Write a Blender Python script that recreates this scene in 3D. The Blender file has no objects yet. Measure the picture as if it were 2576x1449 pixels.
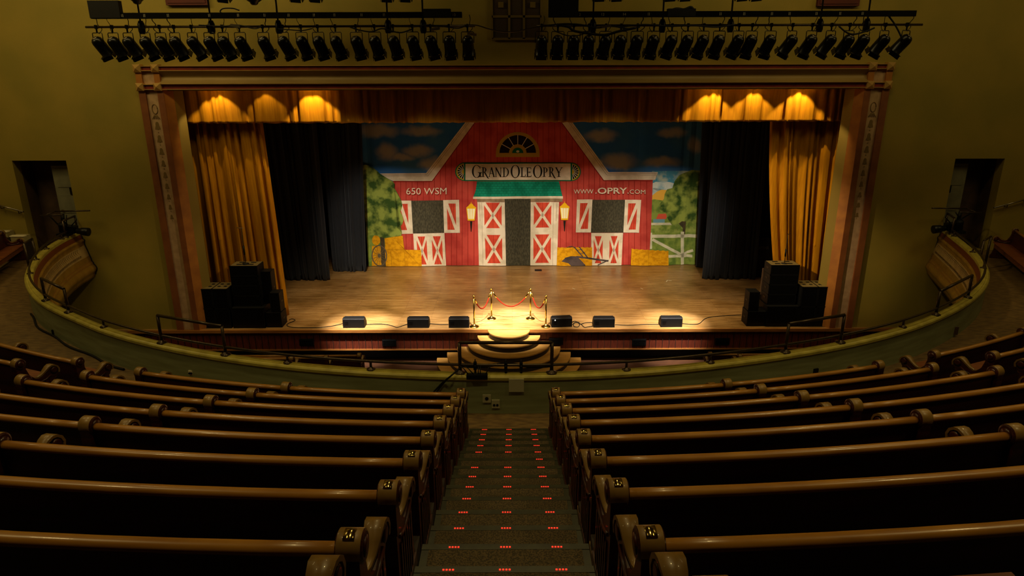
import bpy, bmesh, math, random
from mathutils import Vector, Matrix
random.seed(7)
S = bpy.context.scene
COL = S.collection
PI = math.pi
# ------------------------------------------------------------------ camera
F, CX, CY = 1700.0, 1288.0, 724.5
CZ, TH, RO = 8.58, math.atan(1700/5362.0), math.radians(0.17)
fw = Vector((0, math.cos(TH), -math.sin(TH)))
r0 = Vector((1, 0, 0)); u0 = Vector((0, math.sin(TH), math.cos(TH)))
rt = r0*math.cos(RO) - u0*math.sin(RO)
up = u0*math.cos(RO) + r0*math.sin(RO)
cd = bpy.data.cameras.new('camera'); cam = bpy.data.objects.new('camera', cd); COL.objects.link(cam)
cam.matrix_world = Matrix(((rt.x, up.x, -fw.x, 0), (rt.y, up.y, -fw.y, 0), (rt.z, up.z, -fw.z, CZ), (0, 0, 0, 1)))
cd.sensor_width = 36; cd.lens = F/2576*36; cd.clip_end = 200; cd.clip_start = .05
S.camera = cam
def ray(px, py): return fw + rt*((px-CX)/F) - up*((py-CY)/F)
def aty(px, py, Y):                      # world point on the upright plane at distance Y
    d = ray(px, py); return Vector((0, 0, CZ)) + d*(Y/d.y)
def atz(px, py, Z):                      # world point on the level plane at height Z
    d = ray(px, py); return Vector((0, 0, CZ)) + d*((Z-CZ)/d.z)
# ------------------------------------------------------------------ materials
M = {}
def srgb(c):
    return tuple((x/255/12.92 if x/255 <= .04045 else ((x/255+.055)/1.055)**2.4) for x in c) + (1,)
def mat(name, rgb, rough=.6, metal=0, rgb2=None, scale=8, stretch=(1, 1, 1), detail=4, bump=0, bscale=None, emit=None, estr=0, spec=.5, lo=.35, hi=.65, coat=0, sheen=0):
    m = bpy.data.materials.new(name); m.use_nodes = True; nt = m.node_tree; b = nt.nodes['Principled BSDF']
    b.inputs['Roughness'].default_value = rough; b.inputs['Metallic'].default_value = metal
    b.inputs['Specular IOR Level'].default_value = spec
    b.inputs['Coat Weight'].default_value = coat; b.inputs['Sheen Weight'].default_value = sheen
    b.inputs['Base Color'].default_value = srgb(rgb)
    if rgb2 or bump:
        tc = nt.nodes.new('ShaderNodeTexCoord'); mp = nt.nodes.new('ShaderNodeMapping'); nz = nt.nodes.new('ShaderNodeTexNoise')
        mp.inputs['Scale'].default_value = stretch; nz.inputs['Scale'].default_value = scale; nz.inputs['Detail'].default_value = detail
        nt.links.new(tc.outputs['Object'], mp.inputs[0]); nt.links.new(mp.outputs[0], nz.inputs['Vector'])
    if rgb2:
        cr = nt.nodes.new('ShaderNodeValToRGB'); cr.color_ramp.elements[0].position = lo; cr.color_ramp.elements[1].position = hi
        cr.color_ramp.elements[0].color = srgb(rgb); cr.color_ramp.elements[1].color = srgb(rgb2)
        nt.links.new(nz.outputs['Fac'], cr.inputs[0]); nt.links.new(cr.outputs[0], b.inputs['Base Color'])
    if bump:
        bp = nt.nodes.new('ShaderNodeBump'); bp.inputs['Strength'].default_value = bump; bp.inputs['Distance'].default_value = .02
        src = nz
        if bscale:
            src = nt.nodes.new('ShaderNodeTexNoise'); src.inputs['Scale'].default_value = bscale; nt.links.new(mp.outputs[0], src.inputs['Vector'])
        nt.links.new(src.outputs['Fac'], bp.inputs['Height']); nt.links.new(bp.outputs[0], b.inputs['Normal'])
    if emit:
        b.inputs['Emission Color'].default_value = srgb(emit); b.inputs['Emission Strength'].default_value = estr
    M[name] = m; return m
mat('wall_paint', (156, 134, 48), .75, rgb2=(140, 124, 42), scale=.7, bump=.15, bscale=40)
mat('wall_dark', (64, 52, 28), .8, rgb2=(70, 50, 30), scale=2)
mat('ceiling_paint', (120, 105, 70), .9)
mat('main_floor', (80, 48, 24), .5, rgb2=(60, 34, 16), scale=3, stretch=(1, 6, 1))
mat('balcony_floor', (118, 92, 50), .6, rgb2=(86, 64, 36), scale=5, stretch=(1, 3, 1), bump=.1)
mat('platform', (40, 26, 18), .8, rgb2=(30, 20, 14), scale=6)
mat('carpet', (90, 74, 46), .95, rgb2=(50, 42, 28), scale=90, detail=2, bump=.5, bscale=90, lo=.4, hi=.6)
mat('nosing', (54, 54, 34), .45, rgb2=(42, 40, 26), scale=14, stretch=(1, 1, 1))
mat('stringer', (130, 104, 52), .55, rgb2=(84, 62, 34), scale=12, stretch=(1, 4, 4))
mat('balcony_wall', (146, 152, 110), .5, rgb2=(126, 130, 88), scale=2.2, stretch=(.6, .6, 5), bump=.15)
mat('balcony_cap', (184, 170, 76), .38, rgb2=(158, 144, 62), scale=5, stretch=(1, 1, 1), bump=.06)
mat('fascia_gold', (184, 142, 58), .25, .35, rgb2=(160, 120, 48), scale=3)
mat('fascia_brown', (150, 104, 46), .35, .1)
mat('fascia_red', (110, 52, 26), .35, .2)
mat('fascia_panel', (188, 158, 108), .4, rgb2=(166, 136, 90), scale=4)
mat('stencil', (118, 92, 44), .6)
mat('red_band', (122, 34, 20), .5, rgb2=(98, 26, 16), scale=5)
mat('gilt', (208, 168, 96), .35, .5)
mat('cove_gold', (160, 132, 74), .55, rgb2=(142, 116, 62), scale=2, stretch=(.3, 1, 1))
mat('col_red', (138, 80, 34), .6, rgb2=(120, 66, 28), scale=3)
mat('col_pale', (186, 152, 112), .65, rgb2=(166, 132, 96), scale=6)
mat('col_orange', (168, 106, 30), .55, rgb2=(146, 88, 24), scale=3)
mat('col_olive', (122, 102, 34), .65)
mat('door_brown', (84, 60, 36), .7, rgb2=(64, 46, 28), scale=3)
mat('door_leaf', (132, 130, 104), .6, rgb2=(112, 110, 88), scale=3)
mat('black', (6, 6, 6), .6, rgb2=(10, 9, 8), scale=20, spec=.25)
mat('black_gloss', (7, 7, 7), .4, spec=.3)
mat('black_cloth', (8, 9, 13), .95, rgb2=(17, 19, 24), scale=14, stretch=(4, 1, .3), sheen=.1)
mat('lamp_black', (5, 5, 4), .32, 0, spec=.3)
mat('steel', (150, 140, 120), .3, .9)
mat('rail_dark', (70, 56, 36), .32, .55, rgb2=(54, 42, 28), scale=9)
mat('brass', (232, 196, 92), .18, 1)
mat('rope_red', (142, 34, 12), .9, rgb2=(110, 22, 8), scale=60, spec=.08)
mat('gold_curtain', (182, 124, 5), .8, rgb2=(164, 108, 4), scale=5, stretch=(5, 1, .4), spec=.15)
mat('stage_face', (112, 48, 26), .45, rgb2=(78, 30, 18), scale=9, stretch=(9, 1, .6))
mat('stage_lip', (170, 112, 50), .4, rgb2=(140, 88, 38), scale=6, stretch=(.4, 4, 4))
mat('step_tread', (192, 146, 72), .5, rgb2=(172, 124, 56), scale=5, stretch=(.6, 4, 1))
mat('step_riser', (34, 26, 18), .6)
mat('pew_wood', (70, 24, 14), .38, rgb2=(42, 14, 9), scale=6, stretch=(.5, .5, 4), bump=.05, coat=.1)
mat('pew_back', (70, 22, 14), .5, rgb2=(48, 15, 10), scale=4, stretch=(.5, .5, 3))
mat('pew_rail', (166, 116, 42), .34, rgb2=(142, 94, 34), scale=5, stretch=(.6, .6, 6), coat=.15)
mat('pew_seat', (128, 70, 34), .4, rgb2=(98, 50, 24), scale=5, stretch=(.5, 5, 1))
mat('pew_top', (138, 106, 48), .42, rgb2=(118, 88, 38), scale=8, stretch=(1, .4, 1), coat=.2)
mat('plate_brass', (190, 165, 95), .16, 1)
mat('white_paint', (226, 214, 178), .5)
mat('step_cream', (150, 136, 92), .6)
mat('box_grey', (176, 170, 134), .5)
mat('led', (255, 60, 40), .5, emit=(255, 52, 34), estr=1.3)
mat('led_white', (255, 255, 240), .5, emit=(255, 250, 220), estr=8)
mat('letter_grey', (96, 88, 74), .6)
mat('sign_red', (92, 30, 14), .7, rgb2=(80, 26, 12), scale=4)
mat('bench_red', (104, 50, 26), .5)
mat('tag_white', (150, 145, 120), .6)
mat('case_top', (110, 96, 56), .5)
# stage boards: long planks across the stage
m = mat('stage_boards', (186, 138, 74), .33)
nt = m.node_tree; b = nt.nodes['Principled BSDF']; L = nt.links.new
tc = nt.nodes.new('ShaderNodeTexCoord'); bk = nt.nodes.new('ShaderNodeTexBrick')
bk.offset = .37; bk.inputs['Scale'].default_value = 1; bk.inputs['Brick Width'].default_value = 2.6; bk.inputs['Row Height'].default_value = .075
bk.inputs['Mortar Size'].default_value = .0035; bk.inputs['Color1'].default_value = srgb((206, 164, 104)); bk.inputs['Color2'].default_value = srgb((182, 138, 80)); bk.inputs['Mortar'].default_value = srgb((92, 62, 30))
L(tc.outputs['Object'], bk.inputs['Vector'])
mp = nt.nodes.new('ShaderNodeMapping'); mp.inputs['Scale'].default_value = (.7, 9, 1); L(tc.outputs['Object'], mp.inputs[0])
n1 = nt.nodes.new('ShaderNodeTexNoise'); n1.inputs['Scale'].default_value = 2.4; n1.inputs['Detail'].default_value = 8; n1.inputs['Roughness'].default_value = .7; L(mp.outputs[0], n1.inputs['Vector'])
c1 = nt.nodes.new('ShaderNodeValToRGB'); c1.color_ramp.elements[0].position = .3; c1.color_ramp.elements[1].position = .62; c1.color_ramp.elements[0].color = (.32, .26, .17, 1); c1.color_ramp.elements[1].color = (1, 1, 1, 1); L(n1.outputs['Fac'], c1.inputs[0])
mx = nt.nodes.new('ShaderNodeMix'); mx.data_type = 'RGBA'; mx.blend_type = 'MULTIPLY'; mx.inputs[0].default_value = 1; L(bk.outputs['Color'], mx.inputs[6]); L(c1.outputs[0], mx.inputs[7])
n2 = nt.nodes.new('ShaderNodeTexNoise'); n2.inputs['Scale'].default_value = .55; n2.inputs['Detail'].default_value = 5; L(tc.outputs['Object'], n2.inputs['Vector'])
c2 = nt.nodes.new('ShaderNodeValToRGB'); c2.color_ramp.elements[0].position = .36; c2.color_ramp.elements[1].position = .55; c2.color_ramp.elements[0].color = (.60, .56, .44, 1); c2.color_ramp.elements[1].color = (1, 1, 1, 1); L(n2.outputs['Fac'], c2.inputs[0])
m2 = nt.nodes.new('ShaderNodeMix'); m2.data_type = 'RGBA'; m2.blend_type = 'MULTIPLY'; m2.inputs[0].default_value = 1; L(mx.outputs[2], m2.inputs[6]); L(c2.outputs[0], m2.inputs[7]); L(m2.outputs[2], b.inputs['Base Color'])
# ------------------------------------------------------------------ mesh helpers
def frame_of(d):
    d = Vector(d).normalized(); a = Vector((0, 0, 1)) if abs(d.z) < .95 else Vector((0, 1, 0))
    u = d.cross(a).normalized(); return u, d.cross(u).normalized()
class MB:
    def __init__(s): s.v = []; s.f = []; s.mi = []; s.sm = []; s.mats = []
    def _m(s, m):
        if m not in s.mats: s.mats.append(m)
        return s.mats.index(m)
    def face(s, idx, m='', smooth=False): s.f.append(tuple(idx)); s.mi.append(s._m(m)); s.sm.append(smooth)
    def add(s, vs):
        n = len(s.v); s.v += [Vector(p) for p in vs]; return n
    def box(s, c, d, m='', rz=0, R=None):
        x, y, z = d[0]/2, d[1]/2, d[2]/2
        R = R or Matrix.Rotation(rz, 3, 'Z')
        n = s.add([Vector(c)+R@Vector(p) for p in [(-x, -y, -z), (x, -y, -z), (x, y, -z), (-x, y, -z), (-x, -y, z), (x, -y, z), (x, y, z), (-x, y, z)]])
        for q in [(0, 3, 2, 1), (4, 5, 6, 7), (0, 1, 5, 4), (1, 2, 6, 5), (2, 3, 7, 6), (3, 0, 4, 7)]: s.face([n+i for i in q], m)
        return s
    def bb(s, x0, x1, y0, y1, z0, z1, m=''): return s.box(((x0+x1)/2, (y0+y1)/2, (z0+z1)/2), (abs(x1-x0), abs(y1-y0), abs(z1-z0)), m)
    def tube(s, pts, r, seg=8, m='', cap=True):
        pts = [Vector(p) for p in pts]; rs = r if isinstance(r, (list, tuple)) else [r]*len(pts)
        rings = []; u = None
        for i, p in enumerate(pts):
            d = (pts[min(i+1, len(pts)-1)]-pts[max(i-1, 0)])
            if d.length < 1e-9: d = Vector((0, 0, 1))
            d.normalize()
            if u is None: u, w = frame_of(d)
            else:
                u = (u-d*u.dot(d)); u = u.normalized() if u.length > 1e-6 else frame_of(d)[0]; w = d.cross(u)
            rings.append(s.add([p+(u*math.cos(2*PI*k/seg)+w*math.sin(2*PI*k/seg))*rs[i] for k in range(seg)]))
        for a, b2 in zip(rings, rings[1:]):
            for k in range(seg): s.face((a+k, a+(k+1) % seg, b2+(k+1) % seg, b2+k), m, True)
        if cap: s.face([rings[0]+k for k in range(seg)][::-1], m); s.face([rings[-1]+k for k in range(seg)], m)
        return s
    def lathe(s, prof, c=(0, 0, 0), seg=20, m='', R=None, smooth=True):
        R = R or Matrix.Identity(3); c = Vector(c); rings = []
        for r, z in prof: rings.append(s.add([c+R@Vector((max(r, 1e-4)*math.cos(2*PI*k/seg), max(r, 1e-4)*math.sin(2*PI*k/seg), z)) for k in range(seg)]))
        for a, b2 in zip(rings, rings[1:]):
            for k in range(seg): s.face((a+k, a+(k+1) % seg, b2+(k+1) % seg, b2+k), m, smooth)
        s.face([rings[0]+k for k in range(seg)][::-1], m); s.face([rings[-1]+k for k in range(seg)], m)
        return s
    def prism(s, poly, fn, m='', smooth=False):          # fn(p, side) -> 3D for side 0/1
        n = len(poly); a = s.add([fn(p, 0) for p in poly]); b2 = s.add([fn(p, 1) for p in poly])
        s.face([a+i for i in range(n)][::-1], m); s.face([b2+i for i in range(n)], m)
        for i in range(n): s.face((a+i, a+(i+1) % n, b2+(i+1) % n, b2+i), m, smooth)
        return s
    def sweep(s, path, nor, prof, m='', closed=True, smooth=False, mfn=None):   # path 2D pts, nor 2D unit normals, prof (n, z)
        rings = []
        for p, q in zip(path, nor): rings.append(s.add([(p[0]+q[0]*a, p[1]+q[1]*a, z) for a, z in prof]))
        k = len(prof)
        for a, b2 in zip(rings, rings[1:]):
            for i in range(k if closed else k-1):
                j = (i+1) % k; s.face((a+i, a+j, b2+j, b2+i), mfn(i) if mfn else m, smooth)
        if closed: s.face([rings[0]+i for i in range(k)], mfn(0) if mfn else m); s.face([rings[-1]+i for i in range(k)][::-1], mfn(0) if mfn else m)
        return s
    def mesh(s, name, m=None, org=(0, 0, 0)):
        me = bpy.data.meshes.new(name); o = Vector(org)
        me.from_pydata([tuple(p-o) for p in s.v], [], s.f)
        for x in s.mats: me.materials.append(M[m if (m and not x) else x])
        me.polygons.foreach_set('material_index', s.mi); me.polygons.foreach_set('use_smooth', s.sm)
        bm = bmesh.new(); bm.from_mesh(me); bmesh.ops.recalc_face_normals(bm, faces=bm.faces); bm.to_mesh(me); bm.free()
        me.update(); return me
    def build(s, name, m=None, parent=None, org=None, rz=0):
        """one mesh object; world coordinates for a top-level mesh (origin set at its base), local ones under a parent"""
        if org is None:
            if parent is None:
                xs = [p.x for p in s.v]; ys = [p.y for p in s.v]; org = ((min(xs)+max(xs))/2, (min(ys)+max(ys))/2, min(p.z for p in s.v))
            else: org = (0, 0, 0)
        o = bpy.data.objects.new(name, s.mesh(name, m, org)); COL.objects.link(o)
        if parent is None: o.location = org
        else: o.parent = parent; o.location = org
        o.rotation_euler.z = rz
        return o
def tag(o, label, cat, group=None, kind=None):
    if label: o['label'] = label
    if cat: o['category'] = cat
    if group: o['group'] = group
    if kind: o['kind'] = kind
    return o
def struct(o): o['kind'] = 'structure'; return o
def thing(name, label, cat, loc=(0, 0, 0), rz=0, group=None):
    o = bpy.data.objects.new(name, None); COL.objects.link(o); o.empty_display_size = .1
    o.location = loc; o.rotation_euler.z = rz; return tag(o, label, cat, group)
def inst(name, me, parent, loc=(0, 0, 0), rz=0):
    o = bpy.data.objects.new(name, me); COL.objects.link(o); o.parent = parent; o.location = loc; o.rotation_euler.z = rz; return o
def catmull(pts, n=6):
    pts = [Vector(p) for p in pts]; out = []
    P = [pts[0]*2-pts[1]]+pts+[pts[-1]*2-pts[-2]]
    for i in range(1, len(P)-2):
        for k in range(n):
            t = k/n; a, b2, c, d = P[i-1:i+3]
            out.append(.5*((2*b2)+(c-a)*t+(2*a-5*b2+4*c-d)*t*t+(3*b2-a-3*c+d)*t**3))
    return out+[pts[-1]]
def dup(root, loc=None):
    c = root.copy(); COL.objects.link(c)
    for ch in list(root.children):
        k = ch.copy(); COL.objects.link(k); k.parent = c
        for g in list(ch.children):
            h = g.copy(); COL.objects.link(h); h.parent = k
    if loc is not None: c.location = loc
    return c
ORD = ['first', 'second', 'third', 'fourth', 'fifth', 'sixth', 'seventh', 'eighth', 'ninth', 'tenth', 'eleventh', 'twelfth', 'thirteenth', 'fourteenth', 'fifteenth', 'sixteenth', 'seventeenth', 'eighteenth', 'nineteenth', 'twentieth', 'twenty-first', 'twenty-second']
# ------------------------------------------------------------------ room shell
SZ = 1.10; SY = 19.4; WY = 19.5; BF = 3.53; CAPZ = 4.18; BY = 26.6
def quadbox(name, m, x0, x1, y0, y1, z0, z1): return struct(MB().bb(x0, x1, y0, y1, z0, z1).build(name, m))
quadbox('floor', 'main_floor', -18, 18, -5, 28.6, -.1, 0)
quadbox('ceiling', 'ceiling_paint', -18, 18, -5, 28.6, 14, 14.2)
quadbox('wall_left', 'wall_paint', -18.2, -18, -5, 28.6, 0, 14)
quadbox('wall_right', 'wall_paint', 18, 18.2, -5, 28.6, 0, 14)
quadbox('wall_rear', 'wall_paint', -18, 18, -5.2, -5, 0, 14)
quadbox('wall_back', 'black', -18, 18, 28.4, 28.6, 0, 14)
# stage wall with proscenium opening and two doorways
def X(px, py, Y=WY): return aty(px, py, Y).x
def Z(px, py, Y=WY): return aty(px, py, Y).z
OXL, OXR = X(446, 830), X(2150, 825)          # opening between the frame columns (replaced below by symmetric values)
colL0, colL1 = aty(344, 180, WY).x, aty(410, 230, WY).x
colR1, colR0 = aty(2170, 226, WY).x, aty(2242, 174, WY).x
HB, HT = Z(1288, 226), Z(1288, 163)           # underside and top of the header
DL = (X(30, 405), X(166, 405), Z(100, 404)); DR = (X(2404, 398), X(2528, 398), Z(2460, 399))
w = MB()
T = .3
w.bb(-18, DL[0], WY, WY+T, 0, 14); w.bb(DL[1], colL0+.60, WY, WY+T, 0, 14); w.bb(DL[0], DL[1], WY, WY+T, DL[2], 14); w.bb(DL[0], DL[1], WY, WY+T, 0, BF)
w.bb(DR[1], 18, WY, WY+T, 0, 14); w.bb(colR0-.60, DR[0], WY, WY+T, 0, 14); w.bb(DR[0], DR[1], WY, WY+T, DR[2], 14); w.bb(DR[0], DR[1], WY, WY+T, 0, BF)
w.bb(colL0+.60, colR0-.60, WY, WY+T, HB, 14)
struct(w.build('wall_stage', 'wall_paint', org=(0, WY, 0)))
for nm, D, sx in (('door_1', DL, 1), ('door_2', DR, -1)):
    a, b_, zt = D; root = thing(nm, None, None, ((a+b_)/2, WY+.33, BF)); struct(root); wd = b_-a; h = zt-BF
    k = MB(); k.bb(-wd/2-.05, wd/2+.05, .45, .5, 0, h+.3); k.bb(-wd/2-.05, -wd/2, -.03, .5, 0, h+.3); k.bb(wd/2, wd/2+.05, -.03, .5, 0, h+.3); k.bb(-wd/2, wd/2, -.03, .5, h, h+.3); k.bb(-wd/2, wd/2, -.03, .5, -.05, 0)
    k.build('recess', 'door_brown', root)
    lw = wd*.46; x0 = (wd/2-lw) if sx > 0 else -wd/2
    k = MB(); k.bb(x0+.01, x0+lw-.01, .02, .07, 0, h*.93)
    for zz in (.12, .42, .7): k.bb(x0+.1, x0+lw-.1, .005, .02, h*zz, h*(zz+.2))
    leaf = k.build('door_leaf', 'door_leaf', root)
    MB().bb(x0+lw*.62 if sx > 0 else x0+.04, x0+lw-.03 if sx > 0 else x0+lw*.38, -.02, .0, h*.62, h*.70).build('door_closer', 'black', leaf)
    MB().tube([(x0+.12*1, -.04, h*.45), (x0+.12, .02, h*.45)], .03).build('door_knob', 'steel', leaf)
# stage
k = MB(); k.bb(-16, 16, SY+.02, 28.4, SZ-.12, SZ, 'stage_boards')
st = struct(k.build('floor_stage', org=(0, SY, SZ)))
k = MB()
k.bb(-11.6, 11.6, SY+.05, SY+.1, .42, SZ-.10, 'stage_face')
for i in range(116):
    x = -11.55+i*.2; k.bb(x, x+.012, SY+.035, SY+.05, .42, SZ-.1, 'step_riser')
k.bb(-11.6, 11.6, SY+.02, SY+.05, .40, .44, 'stage_lip')
k.bb(-11.6, 11.6, SY+.3, SY+.35, 0, .42, 'black')
struct(k.build('wall_stage_front', org=(0, SY, 0)))
struct(MB().bb(-11.8, 11.8, SY-.04, SY+.02, SZ-.09, SZ).build('trim_stage_edge', 'stage_lip'))
for i, (px, py) in enumerate([(770, 862), (979, 863), (1399, 860), (1608, 862), (1818, 860)]):
    p = aty(px, py, SY); k = MB(); k.bb(p.x-.22, p.x+.22, SY+.02, SY+.06, p.z-.11, p.z+.11)
    for j in range(5): k.bb(p.x-.19, p.x+.19, SY+.0, SY+.02, p.z-.09+j*.04, p.z-.075+j*.04)
    o = k.build('air_vent', 'black'); tag(o, 'small dark vent grille in the stage front, %s from the left' % ORD[i], 'vent', 'vents in the stage front')
# ------------------------------------------------------------------ proscenium frame
def band(z0, z1, y, dep, m, x0=colL0, x1=colR0, k=None):
    k.bb(x0, x1, y-dep, y+.02, z0, z1, m)
zt1, zt2 = Z(1288, 163), Z(1288, 176); zb1, zb2 = Z(1288, 209), Z(1288, 223)
k = MB()
for a, b_ in ((zt2, zt1), (zb2, zb1)):
    band(a+.01, b_-.01, WY, .10, 'red_band', k=k)
    band(b_-.018, b_, WY, .15, 'gilt', k=k); band(a, a+.018, WY, .15, 'gilt', k=k)
n = 8                                   # concave cove between the two red bands
prof = [(WY-.02-.16*(1-math.sin(PI*i/n)), zb1+(zt2-zb1)*i/n) for i in range(n+1)]
a0 = k.add([(colL0+.62, y, z) for y, z in prof]); b0 = k.add([(colR0-.62, y, z) for y, z in prof])
for i in range(n): k.face((a0+i, a0+i+1, b0+i+1, b0+i), 'cove_gold', True)
struct(k.build('trim_1', org=(0, WY, zb2)))
def column(name, xo, sgn):                # xo outer edge, sgn +1 grows inwards to +x
    root = thing(name, None, None, (xo, WY, 0)); struct(root)
    ztop = zb2
    def strip(nm, a, b_, y0, y1, m, z0=SZ, z1=ztop): return MB().bb(sgn*a, sgn*b_, -y1, -y0, z0, z1).build(nm, m, root)
    strip('outer_moulding', 0, .19, -.02, .09, 'col_red'); strip('stencilled_band', .19, .52, -.02, .04, 'col_pale')
    strip('inner_moulding', .52, .69, -.02, .10, 'col_red')
    strip('square_panel', .17, .50, -.02, .05, 'col_pale', zb1, zt2)
    strip('upper_moulding', 0, .17, -.02, .11, 'col_orange', zb1, zt2); strip('upper_moulding', .50, .66, -.02, .11, 'col_orange', zb1, zt2)
    # splayed jamb into the opening
    k = MB(); k.prism([(.69, .08), (.87, -.10), (.87, -.14), (.69, -.02)], lambda p, s: (sgn*p[0], -p[1], SZ if s == 0 else ztop)); k.build('gilded_jamb', 'col_orange', root)
    k = MB(); k.prism([(.87, -.10), (.98, -.40), (.98, -.44), (.92, -.44)], lambda p, s: (sgn*p[0], -p[1], SZ if s == 0 else ztop)); k.build('reveal', 'col_olive', root)
    for zz in (zt1+zt2)/2, (zb1+zb2)/2:       # pyramid corner blocks
        for xx in (.09, .58):
            k = MB(); s2 = .105; a = k.add([(sgn*xx-s2, -.16, zz-s2), (sgn*xx+s2, -.16, zz-s2), (sgn*xx+s2, -.16, zz+s2), (sgn*xx-s2, -.16, zz+s2), (sgn*xx, -.24, zz), (sgn*xx-s2, 0, zz-s2), (sgn*xx+s2, 0, zz-s2), (sgn*xx+s2, 0, zz+s2), (sgn*xx-s2, 0, zz+s2)])
            for i in range(4): k.face((a+i, a+(i+1) % 4, a+4)); k.face((a+i, a+5+i, a+5+(i+1) % 4, a+(i+1) % 4))
            k.build('corner_block', 'gilt', root)
    # stencil: a wreath, then bells growing smaller
    k = MB(); cx = sgn*.355; zc = zb2-.52
    k.tube([(cx+.075*math.cos(t*PI/8), -.045, zc+.13*math.sin(t*PI/8)) for t in range(17)], .012, 5)
    for d in (-2, -1, 0, 1, 2): k.tube([(cx+d*.02, -.045, zc-.16), (cx+d*.05, -.045, zc-.27)], .010, 5)
    k.build('wreath_stencil', 'stencil', root)
    z = zc-.45; sz = 1.0
    for i in range(9):
        k = MB(); bell = [(-.3, 1), (.3, 1), (.62, .55), (.62, 0), (.95, -.6), (.95, -1), (.3, -.9), (0, -1.2), (-.3, -.9), (-.95, -1), (-.95, -.6), (-.62, 0), (-.62, .55)]
        h = .105*sz; k.prism(bell, lambda p, s: (cx+p[0]*h*.72, -.041 if s == 0 else -.048, z+p[1]*h))
        k.lathe([(.012, 0), (.012, .006)], (cx, -.048, z-h*1.7), 8, '', Matrix.Rotation(PI/2, 3, 'X')); k.build('bell_stencil', 'stencil', root)
        z -= .36*(.97**i); sz *= .94
    return root
column('trim_2', colL0, 1); column('trim_3', colR0, -1)
# ------------------------------------------------------------------ wall fittings high on the stage wall
k = MB(); q = [aty(1237, 0, WY), aty(1361, 98, WY)]
x0, x1, zb, zm = q[0].x, q[1].x, q[1].z, Z(1300, 42); ztp = zb+2.3
k.bb(x0, x1, WY-.05, WY, zb, ztp, 'wall_dark')
for xx in (x0, X(1281, 42), X(1318, 42), x1): k.bb(xx-.03, xx+.03, WY-.08, WY-.05, zb, ztp, 'col_olive')
for zz in (zb, zm, ztp): k.bb(x0, x1, WY-.08, WY-.05, zz-.03, zz+.03, 'col_olive')
for px in (1260, 1340):
    p = aty(px, 13, WY); k.bb(p.x-.07, p.x+.07, WY-.10, WY-.05, p.z-.07, p.z+.07, 'col_olive')
struct(k.build('window_1', org=(0, WY, zb)))
for a, b_, y, lb in ((423, 527, 14, 'dark red wall panel above the left end of the light pipe'), (2052, 2156, 16, 'dark red wall panel above the right end of the light pipe')):
    p, q = aty(a, y, WY), aty(b_, y, WY); k = MB(); k.bb(p.x, q.x, WY-.12, WY, p.z, p.z+.6)
    k.bb(p.x+.05, q.x-.05, WY-.14, WY-.12, p.z+.05, p.z+.55, 'sign_red'); tag(k.build('wall_panel', 'sign_red'), lb, 'panel')
# ------------------------------------------------------------------ curtains
def curtain(name, m, Y, xt0, xt1, xb0, xb1, z0, z1, pleats, amp, lab, seed, nx=None, ease=1.0, taper=None):
    rr = random.Random(seed); nx = nx or int(pleats*9); nz = 22
    ph = [0]
    q_ = rr.uniform(0, 6)
    for i in range(nx): ph.append(ph[-1]+rr.uniform(.6, 1.4)*(1+.55*math.sin(i*pleats/nx*1.9+q_)))
    ph = [p/ph[-1]*pleats*2*PI for p in ph]
    jit = [rr.uniform(.45, 1.25) for _ in range(int(pleats)+3)]
    k = MB(); rows = []
    for j in range(nz+1):
        t = j/nz; tt = t**ease; row = []
        for i in range(nx+1):
            s = i/nx; xa = xt0+(xt1-xt0)*s; xb = xb0+(xb1-xb0)*s; x = xa+(xb-xa)*tt
            a = amp*jit[int(ph[i]/(2*PI))]*(.75+.35*t)
            b_ = abs(math.sin(ph[i]/2+.12*math.sin(2.2*t+i*.02))); y = Y-a*1.5*(b_**.6-.6)
            y += amp*.45*math.sin(ph[i]*.31+1)
            x += a*.35*math.sin(2*ph[i])
            row.append((x, y, z1+(z0-z1)*t+(.012*math.sin(ph[i]) if j == nz else 0)))
        rows.append(k.add(row))
    for a, b_ in zip(rows, rows[1:]):
        for i in range(nx): k.face((a+i, a+i+1, b_+i+1, b_+i), '', True)
    o = k.build(name, m); md = o.modifiers.new('thickness', 'SOLIDIFY'); md.thickness = .012
    return tag(o, lab, 'curtain')
VY = 20.26
va, vb = aty(443, 300, VY), aty(2135, 300, VY)
curtain('valance_curtain', 'gold_curtain', VY, va.x, vb.x, va.x, vb.x, Z(1288, 308, VY), HB+.5, 58, .07, 'long pleated gold valance across the top of the stage opening', 3, nx=700)
LY = 20.62
a, b_ = aty(457, 312, LY), aty(655, 312, LY); c, d = aty(724, 799, LY), aty(520, 790, LY)
curtain('stage_curtain', 'gold_curtain', LY, a.x, b_.x, a.x+.02, c.x+.02, SZ+.02, 8.6, 10, .13, 'tall gold stage curtain on the left, falling behind the left speaker stack', 11)
a, b_ = aty(1934, 312, LY), aty(2127, 312, LY); c = aty(1960, 790, LY)
curtain('stage_curtain', 'gold_curtain', LY, a.x, b_.x, c.x, b_.x-.02, SZ+.02, 8.6, 10, .12, 'brightly lit gold stage curtain on the right, gathered in at its foot', 12, ease=1.7)
for (xa, xb, yb, Y, lb, sd) in ((655, 925, 703, 24.6, 'x', 5),): pass
def leg(xt0, xt1, xb0, xb1, Y, lab, seed, pl):
    a, b_ = aty(xt0, 315, Y), aty(xt1, 315, Y); yb = 690
    c, d = atz(xb0, yb, SZ), atz(xb1, yb, SZ); c = aty(xb0, 690, Y); d = aty(xb1, 690, Y)
    curtain('black_drape', 'black_cloth', Y, a.x, b_.x, c.x, d.x, SZ+.02, 8.8, pl, .09, lab, seed)
leg(655, 795, 720, 829, 24.65, 'black drape next to the left gold curtain', 21, 9)
leg(800, 915, 838, 922, 25.8, 'black drape beside the left edge of the painted backdrop', 22, 8)
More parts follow.
